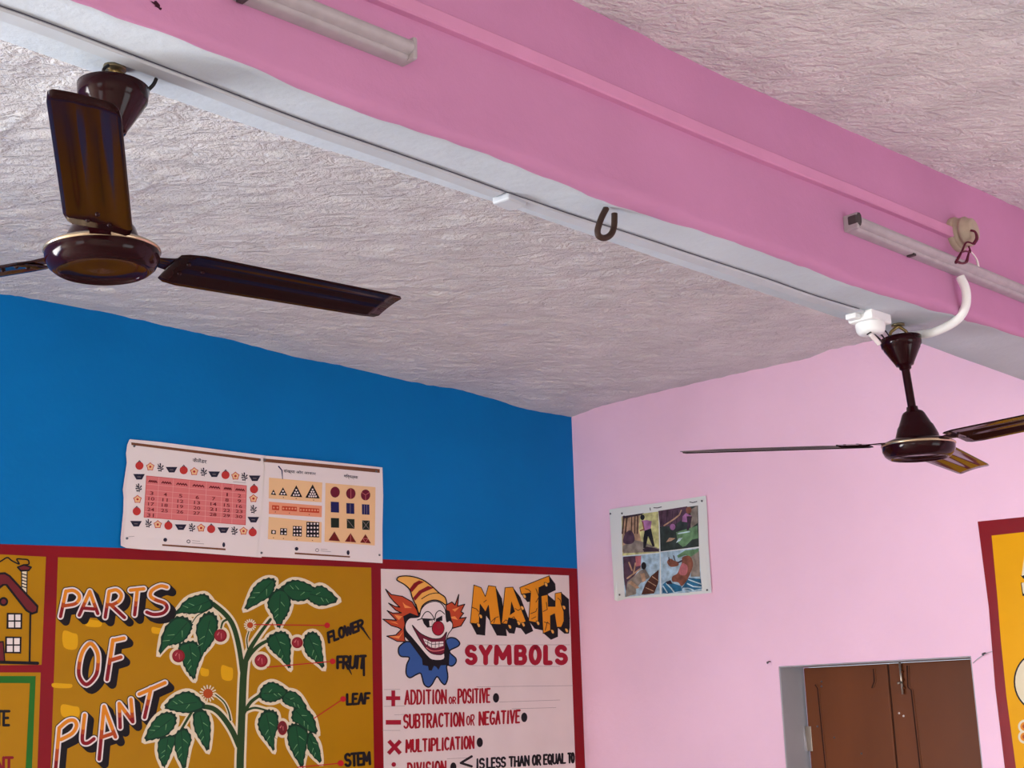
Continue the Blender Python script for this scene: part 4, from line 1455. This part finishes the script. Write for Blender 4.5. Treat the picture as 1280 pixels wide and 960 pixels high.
def blade_mesh(R, s, beta):
    """one pressed metal blade along +x, pitched, with two ribs and a slanted tip"""
    mb = MB()
    r0_, nr, ns = .122 * s, 16, 13
    top, bot = [], []
    for i in range(nr + 1):
        for k in range(ns + 1):
            q = -1 + 2 * k / ns
            f = i / nr
            w = (.052 - .007 * f) * s
            ra = r0_ + (.012 * s if abs(q) > .9 else 0)
            rb = R - (.008 * s if abs(q) > .85 else 0)
            rr = ra + (rb - ra) * f
            edge_ = (1 - .10 * max(0, 1 - i / 1.0)) * (1 - (.06 if i == nr else 0))
            sx = q * w * edge_
            z = -.003 * s * q * q + .0025 * (math.exp(-((q - .34) / .13) ** 2) + math.exp(-((q + .34) / .13) ** 2)) * min(1, 4 * f) * min(1, 5 * (1 - f))
            y_, z_ = sx * math.cos(beta) - z * math.sin(beta), sx * math.sin(beta) + z * math.cos(beta)
            top.append((rr, y_, z_ + .0008))
            bot.append((rr, y_, z_ - .0008))
    n = (nr + 1) * (ns + 1)
    fs_ = []
    id_ = lambda i, k: i * (ns + 1) + k
    for i in range(nr):
        for k in range(ns):
            fs_.append((id_(i, k), id_(i + 1, k), id_(i + 1, k + 1), id_(i, k + 1)))
            fs_.append((n + id_(i, k), n + id_(i, k + 1), n + id_(i + 1, k + 1), n + id_(i + 1, k)))
    loop = [id_(0, k) for k in range(ns)] + [id_(i, ns) for i in range(nr)] + [id_(nr, k) for k in range(ns, 0, -1)] + [id_(i, 0) for i in range(nr, 0, -1)]
    fs_ += [(loop[j], loop[(j + 1) % len(loop)], n + loop[(j + 1) % len(loop)], n + loop[j]) for j in range(len(loop))]
    mb.add(top + bot, fs_, 'fan_blade', True)
    return mb


def bracket_mesh(s, beta):
    mb = MB()
    prof = [(.070, .018, 0), (.100, .016, .3), (.122, .018, .8), (.140, .030, 1), (.192, .028, 1), (.204, .018, 1)]
    top, bot = [], []
    for r, w, tw in prof:
        for q in (-1, -.5, 0, .5, 1):
            y_, z_ = q * w * s * math.cos(beta * tw), q * w * s * math.sin(beta * tw) + .0026
            top.append((r * s, y_, z_ + .0015))
            bot.append((r * s, y_, z_ - .0015))
    n, k5 = len(top), 5
    fs_ = []
    for i in range(len(prof) - 1):
        for k in range(4):
            a = i * k5 + k
            fs_ += [(a, a + k5, a + k5 + 1, a + 1), (n + a, n + a + 1, n + a + k5 + 1, n + a + k5)]
        for k in (0, 4):
            a = i * k5 + k
            fs_.append((a, a + k5, n + a + k5, n + a))
    mb.add(top + bot, fs_, 'fan_brown', False)
    for r, y_ in ((.150, -.016), (.150, .016), (.186, 0)):
        M = Matrix.Rotation(beta, 4, 'X') @ Matrix.Translation((r * s, y_ * s, -.0012)) @ Matrix.Rotation(math.pi, 4, 'X')
        mb.lathe([(0, .0025), (.0025, .002), (.0035, .0005), (.0035, -.006)], 'fan_brown', 10, M)
    return mb


def ceiling_fan(label, anchor, hub, theta, R, s, tilt, beta, gap, drop):
    """anchor: point on the beam underside; hub: centre of the motor at blade level"""
    t = thing('ceiling_fan', label, 'ceiling fan', anchor, FANG)
    A = Vector(anchor)
    Hb = Vector(hub) - A                       # hub relative to the anchor
    up = (-Hb).normalized()
    rot = Vector((0, 0, 1)).rotation_difference(up).to_matrix().to_4x4()
    top = Hb + up * .285                       # canopy top along the rod
    B = Matrix.Translation(Hb) @ rot           # frame centred at the motor, z along the rod
    L = Hb.length
    T_ = Matrix.Translation(Hb) @ Matrix.Rotation(tilt[0], 4, 'X') @ Matrix.Rotation(tilt[1], 4, 'Y')
    TM = T_ @ Matrix.Translation((0, 0, drop))
    # hook and shackle under the beam
    mb = MB()
    mb.lathe([(.0, .004), (.017, .003), (.017, -.003), (.0, -.004)], 'steel_dull', 16)
    for sg in (-1, 1):
        mb.tube([(-.004 * sg, .004 * sg, 0), (.007 * sg, -.007 * sg, -.010), (.016 * sg, -.015 * sg, -.022), (.016 * sg, -.015 * sg, -.045), (.004 * sg, -.004 * sg, -.062)], .0042, 'brass_dull')
    mb.build('shackle', t)
    # canopy
    c0 = L - gap
    mb = MB()
    mb.lathe([(.046, c0 - .004), (.050, c0), (.053, c0 - .002), (.051, c0 - .022), (.047, c0 - .027), (.046, c0 - .031), (.024, c0 - .070), (.022, c0 - .075), (.016, c0 - .077), (.015, c0 - .084), (.012, c0 - .086)], 'fan_brown', 44, B)
    mb.lathe([(.046, c0 - .004), (.040, c0 - .03), (.020, c0 - .066), (.011, c0 - .080)], 'fan_brown', 44, B)
    mb.build('canopy', t)
    mb = MB()
    mb.lathe([(.0105, .07 * s), (.0105, c0 - .06)], 'fan_brown', 20, B)
    mb.build('downrod', t)
    mb = MB()
    mb.lathe([(.011, .098 * s), (.014, .097 * s), (.015, .088 * s), (.025, .083 * s), (.029, .077 * s), (.041, .050 * s), (.045, .045 * s), (.054, .020 * s), (.055, .010 * s), (.062, .002 * s)], 'fan_brown', 44, B)
    mb.build('lower_cover', t)
    # motor
    mb = MB()
    k = s * .935
    mb.lathe([(.050 * k, .022 * k), (.070 * k, .018 * k), (.090 * k, .010 * k), (.0965 * k, .004 * k), (.097 * k, -.002 * k), (.096 * k, -.014 * k), (.090 * k, -.026 * k), (.082 * k, -.033 * k), (.078 * k, -.034 * k)], 'fan_brown', 64, TM)
    mb.lathe([(.074 * k, -.032 * k), (.070 * k, -.029 * k), (.052 * k, -.026 * k), (.030 * k, -.027 * k), (0, -.028 * k)], 'fan_brown', 64, TM)
    mo = mb.build('motor', t)
    mb = MB()
    mb.lathe([(.0955 * k, .0065 * k), (.0985 * k, .004 * k), (.099 * k, .001 * k), (.0968 * k, -.001 * k)], 'fan_trim', 64, TM)
    mb.build('trim_ring', mo)['label'] = 'thin metallic ring round the motor'
    mb = MB()
    mb.lathe([(.079 * k, -.0335 * k), (.0775 * k, -.0355 * k), (.0745 * k, -.0345 * k), (.073 * k, -.031 * k)], 'fan_brown', 64, TM)
    mb.build('bottom_rim', mo)
    bl, br = blade_mesh(R, s, beta), bracket_mesh(s, beta)
    for i in range(3):
        a = theta + i * 2 * math.pi / 3
        o = bl.build('blade', t)
        o.matrix_local = T_ @ Matrix.Rotation(a, 4, 'Z')
        q = br.build('blade_bracket', o)
    return t


fan_near = ceiling_fan('dark brown three-blade ceiling fan at upper left, blades seen from below', (.874, 1.747, EYE + .966), (.871, 1.752, EYE + .672), math.radians(.6), .540, .90, (math.radians(-.7), math.radians(-2.7)), math.radians(-13), .029, .001)
fan_far = ceiling_fan('maroon brown three-blade ceiling fan at right before the pink wall, one blade edge on', (3.070, 1.727, EYE + .958), (3.085, 1.712, EYE + .643), math.radians(134.5), .600, 1.0, (math.radians(1.6), math.radians(-1.5)), math.radians(-11.4), .034, -.004)

# feed wires of the fans
mb = MB()
w0 = on_z(146, 82, EYE + .955)
mb.tube([(.86, 1.74, EYE + .964), (.85, 1.735, EYE + .95), (.858, 1.745, EYE + .93)], .0025, 'wire_black')
w = mb.build('feed_wire', fan_near)
w.data.transform(Matrix.Translation(-fan_near.location))
mb = MB()
mb.tube([(.93, 1.722, EYE + .958), (.925, 1.725, EYE + .945), (.912, 1.74, EYE + .928)], .003, 'wire_black')
w = mb.build('feed_wire', fan_near)
w.data.transform(Matrix.Translation(-fan_near.location))
mb = MB()
box_c = Vector((2.925, 1.722, EYE + .96))
for pts_, r_, m_ in (([on_y(1083, 406, 1.722), on_y(1086, 412, 1.72), on_y(1092, 418, 1.715), on_y(1100, 425, 1.71)], .0035, 'wire_black'),
                     ([on_y(1088, 418, 1.712), on_y(1093, 423, 1.71), on_y(1099, 430, 1.708)], .006, 'wire_white'),
                     ([on_y(1084, 418, 1.71), on_y(1092, 413, 1.71), on_y(1101, 409, 1.71), on_y(1107, 414, 1.71), on_y(1112, 421, 1.715)], .0018, 'wire_black'),
                     ([on_y(1096, 417, 1.713), on_y(1101, 418, 1.713), on_y(1106, 424, 1.713)], .0022, 'wire_black')):
    mb = MB()
    mb.tube(pts_, r_, m_)
    w = mb.build('feed_wire', fan_far)
    w.data.transform(Matrix.Translation(-fan_far.location))

# ================================================================== WIRING AND FITTINGS ON THE BEAM
# white trunking along the underside
TP = [(-.6, 1.700), (.70, 1.700), (1.15, 1.712), (1.66, 1.735), (2.2, 1.728), (2.88, 1.722)]
t = thing('cable_trunking', 'white flat cable trunking running along the whitewashed underside of the beam', 'cable trunking', (1.1, 1.72, EYE + .96))


def under_z(x, y):
    a, b_ = bottom_near(x), bottom_far(x)
    return a + (b_ - a) * (y - YN) / (YFAR - YN)


def trunk(p0, p1, wy, h):
    n = max(2, int((p1 - p0) / .05))
    ring_ = []
    for i in range(n + 1):
        x = p0 + (p1 - p0) * i / n
        y = interp([p[0] for p in TP], [p[1] for p in TP], x)
        z = under_z(x, y)
        ring_.append([(x, y - wy, z + .002), (x, y - wy, z - h + .003), (x, y - wy + .003, z - h), (x, y + wy - .003, z - h), (x, y + wy, z - h + .003), (x, y + wy, z + .002)])
    vs_ = [p for r in ring_ for p in r]
    fs_ = [(i * 6 + k, i * 6 + (k + 1) % 6, (i + 1) * 6 + (k + 1) % 6, (i + 1) * 6 + k) for i in range(n) for k in range(6)]
    fs_ += [tuple(range(6)), tuple(n * 6 + k for k in range(5, -1, -1))]
    return vs_, fs_


mb = MB()
vs_, fs_ = trunk(-.6, 1.655, .016, .007)
mb.add(vs_, fs_, 'trunking_white')
vs_, fs_ = trunk(1.675, 2.89, .016, .007)
mb.add(vs_, fs_, 'trunking_white')
mb.build('channel', t, world=True)
mb = MB()
c = Vector((1.69, 1.738, under_z(1.69, 1.738)))
mb.box(c + Vector((0, .002, -.008)), (.055, .042, .017), 'trunking_white', rot=Matrix.Rotation(.12, 3, 'Z'), bev=.004)
mb.build('joint_cover', t, world=True)
mb = MB()
pts_ = []
for i in range(40):
    x = -.5 + 3.35 * i / 39
    y = interp([p[0] for p in TP], [p[1] for p in TP], x) - .0185
    pts_.append((x, y, under_z(x, y) - .002))
mb.tube(pts_, .0009, 'gap_grey', 6, smooth_path=False)  # thin dark tube added to draw the shadow gap beside the trunking
mb.build('gap_line', t, world=True)['label'] = 'thin dark line drawn for the shadow gap at the trunking edge'

# pink trunking along the face of the beam
t = thing('cable_trunking', 'pink painted cable trunking running along the pink face of the beam', 'cable trunking', (1.4, YN, EYE + 1.14))
mb = MB()
zs_ = [(-1.0, 1.105), (1.222, 1.141), (2.1, 1.150), (3.11, 1.166)]
ring_ = []
n = 60
for i in range(n + 1):
    x = -1.0 + 4.12 * i / n
    z = EYE + interp([a for a, _ in zs_], [b_ for _, b_ in zs_], x) + .0015 * math.sin(x * 5)
    y = YN + .002
    ring_.append([(x, y, z), (x, y - .014, z + .001), (x, y - .017, z + .004), (x, y - .017, z + .027), (x, y - .014, z + .030), (x, y, z + .031)])
vs_ = [p for r in ring_ for p in r]
fs_ = [(i * 6 + k, i * 6 + (k + 1) % 6, (i + 1) * 6 + (k + 1) % 6, (i + 1) * 6 + k) for i in range(n) for k in range(6)] + [tuple(range(6)), tuple(n * 6 + k for k in range(5, -1, -1))]
mb.add(vs_, fs_, 'trunking_pink')
mb.build('channel', t, world=True)

# white junction box above the far fan
t = thing('junction_box', 'white plastic ceiling rose at the end of the white trunking, beside the right fan', 'ceiling rose', box_c)
zb_ = under_z(2.925, 1.722) - EYE - .96
mb = MB()
mb.box((0, 0, zb_ - .012), (.092, .070, .026), 'white_plastic', bev=.004)
mb.box((-.055, .012, zb_ - .014), (.03, .03, .014), 'white_plastic', bev=.003)
mb.build('base_plate', t)
mb = MB()
mb.lathe([(.036, zb_ - .024), (.037, zb_ - .030), (.035, zb_ - .044), (.031, zb_ - .050), (.024, zb_ - .053), (0, zb_ - .054)], 'white_plastic', 32)
mb.build('round_cap', t)

# aged round ceiling rose on the beam face, with loose wires
p = on_y(1194, 294, YN)
t = thing('ceiling_rose', 'aged cream round ceiling rose with loose wires at the end of the pink trunking', 'ceiling rose', p)
M = Matrix.Rotation(math.pi / 2, 4, 'X')
mb = MB()
mb.lathe([(.046, -.002), (.046, .010), (.040, .013)], 'aged_plastic', 36, M)
mb.build('base_plate', t)
mb = MB()
mb.lathe([(.040, .012), (.040, .022), (.036, .024), (.036, .027), (.040, .029), (.040, .036), (.034, .040), (.031, .052), (.020, .057), (0, .058)], 'aged_plastic', 36, M)
mb.build('round_cap', t)
mb = MB()
ya = YN - .058
mb.tube([on_y(1213, 288, ya), on_y(1219, 290, ya - .01), on_y(1221, 298, ya - .008), on_y(1217, 305, ya)], [.003, .003, .0045, .0045], 'wire_maroon')
mb.tube([on_y(1217, 305, ya), on_y(1208, 303, ya + .01), on_y(1202, 315, ya + .015), on_y(1194.5, 328, ya + .02)], [.0024, .0024, .003, .005], 'wire_maroon')
mb.tube([on_y(1194, 326, ya + .02), on_y(1202, 329, ya + .02), on_y(1208, 327, ya + .02), on_y(1210, 320, ya + .015), on_y(1212, 312, ya + .01)], [.005, .003, .0045, .003, .002], 'wire_maroon')
mb.tube([on_y(1201, 316, ya + .01), on_y(1207, 314, ya + .01), on_y(1213, 315, ya + .01), on_y(1211, 308, ya + .005)], .0022, 'wire_maroon')
mb.tube([on_y(1214, 315, ya + .01), on_y(1219, 321, ya + .015), on_y(1222, 328, ya + .02), on_y(1223, 337, ya + .025)], [.0018, .0022, .003, .004], 'wire_white')
mb.build('loose_wires', t, world=True)

# batten lights
BG = 'batten lights on the beam'


def batten(label, x0, x1, z, cap):
    t = thing('batten_light', label, 'tube light', ((x0 + x1) / 2, YN, z), BG)
    n = 2
    # cross-section of the aluminium channel with a half-round diffuser
    sec = [(0, 0), (-.020, 0), (-.026, .004), (-.026, .008)]
    dif = [(-.026, .008), (-.034, .011), (-.039, .017), (-.040, .023), (-.037, .029), (-.030, .034), (-.020, .036)]
    top = [(-.020, .036), (-.010, .038), (0, .038)]
    mb = MB()

    def ext(prof, m_):
        mb.add([(x, YN + y_, z + z_) for x in (x0, x1) for y_, z_ in prof], [(k, k + 1, len(prof) + k + 1, len(prof) + k) for k in range(len(prof) - 1)], m_, True)
    ext(sec, 'batten_grey')
    ext(top, 'batten_grey')
    for x in (x0, x1):
        mb.add([(x, YN + y_, z + z_) for y_, z_ in sec + dif[1:] + top[1:]], [tuple(range(len(sec + dif + top) - 2))], 'batten_grey')
    mb.build('channel', t, world=True)
    mb = MB()
    ext(dif, 'batten_grey')
    mb.build('diffuser', t, world=True)
    for x, sg in ((x0, -1), (x1, 1)):
        mb = MB()
        mb.box((x + sg * .004, YN - .018, z + .0185), (.010, .040, .040), 'batten_grey', bev=.004)
        if cap:
            mb.box((x + sg * .001, YN - .024, z + .022), (.018, .038, .036), 'batten_cap', bev=.010)
        mb.build('end_cap', t, world=True)
    for f in (.22, .74):
        mb = MB()
        x = x0 + (x1 - x0) * f
        mb.box((x, YN - .014, z - .001), (.012, .020, .006), 'batten_cap', bev=.001)
        mb.build('mounting_clip', t, world=True)
    return t


bz = on_y(1060, 291, YN).z - .004
batten('dusty grey batten light with a dark end cap, above the right fan', 2.625, 3.83, bz + .003, True)
bz2 = on_y(495, 76, YN).z
batten('plain grey batten light high on the beam above the upper left fan', .10, 1.295, bz2 - .006, False)

# flexible white conduit from the batten down to the far fan
mb = MB()
pts_ = [on_y(1200, 346, YN - .020), on_y(1207, 362, YN - .028), on_y(1207, 382, YN - .020), on_y(1196, 400, YN + .01), on_y(1170, 414, YN + .065), on_y(1146, 419, YN + .12), on_y(1126, 420, YN + .165)]
mb.tube(pts_, .0115, 'white_plastic', 14)
o = mb.build('flexible_conduit')
tag(o, 'curved white flexible conduit dropping from the right batten light to the fan canopy', 'conduit')

# empty iron hook under the middle of the beam
hx = on_z(760, 256, EYE + .955)
t = thing('fan_hook', 'empty rusty iron U-shaped fan hook under the middle of the beam', 'hook', (hx.x, hx.y, EYE + .958))
mb = MB()
yh = hx.y
hk = [(762, 252), (757, 262), (752, 272), (748.5, 282), (747, 289), (748.5, 295), (754, 297.5), (760, 296), (765, 291), (767.5, 283), (768, 274), (768, 267)]
mb.tube([on_y(a, b_, yh) for a, b_ in hk], .0062, 'rust_iron', 12)
mb.build('hook_rod', t, world=True)
mb = MB()
a = on_y(762, 252, yh)
mb.tube([a + Vector((-.01, 0, .012)), a, on_y(758, 261, yh)], [.012, .009, .0066], 'white_wash', 10)
mb.build('paint_crust', t, world=True)['label'] = 'white plaster and paint crust round the hook shank'

# nails in the pink wall
for lab, px, py, wires in (('small bent nail in the pink wall, left of the window top', 963, 827, []),
                           ('small nail with a scrap of wire in the pink wall, right of the window top', 1232, 816.5, [[(1216, 829), (1223, 823), (1232, 817), (1240, 814.5)]])):
    p = right_plane(px, py, 0)
    t = thing('wall_nail', lab, 'nail', p, 'nails beside the window')
    mb = MB()
    mb.tube([(.01, 0, 0), (-.012, 0, 0), (-.018, 0, -.004)], .0022, 'rust_iron')
    mb.lathe([(0, .003), (.0045, .002), (.0045, 0), (0, -.001)], 'pin', 10, Matrix.Translation((-.018, 0, -.004)) @ Matrix.Rotation(-math.pi / 2, 4, 'Y'))
    mb.build('shank', t)
    for wv in wires:
        mb = MB()
        mb.tube([right_plane(a, b_, .006) for a, b_ in wv], .0014, 'frame_grey')
        mb.build('wire_scrap', t, world=True)

# dark gouge in the beam paint at the top left
pt = Paint(lambda x, y, off: on_y(x, y, YN - off), .0008)
pt.poly(frm(170, 0, 21.33, [(380, 20), (480, 60), (490, 25), (540, 20), (640, 130), (640, 200), (690, 210), (680, 260), (630, 290), (600, 220), (480, 160), (520, 150), (440, 80)]), 'dark_stain', 0)
o = pt.build('paint_gouge')
tag(o, 'dark gouged mark in the pink paint high on the beam at the top left', 'paint damage')
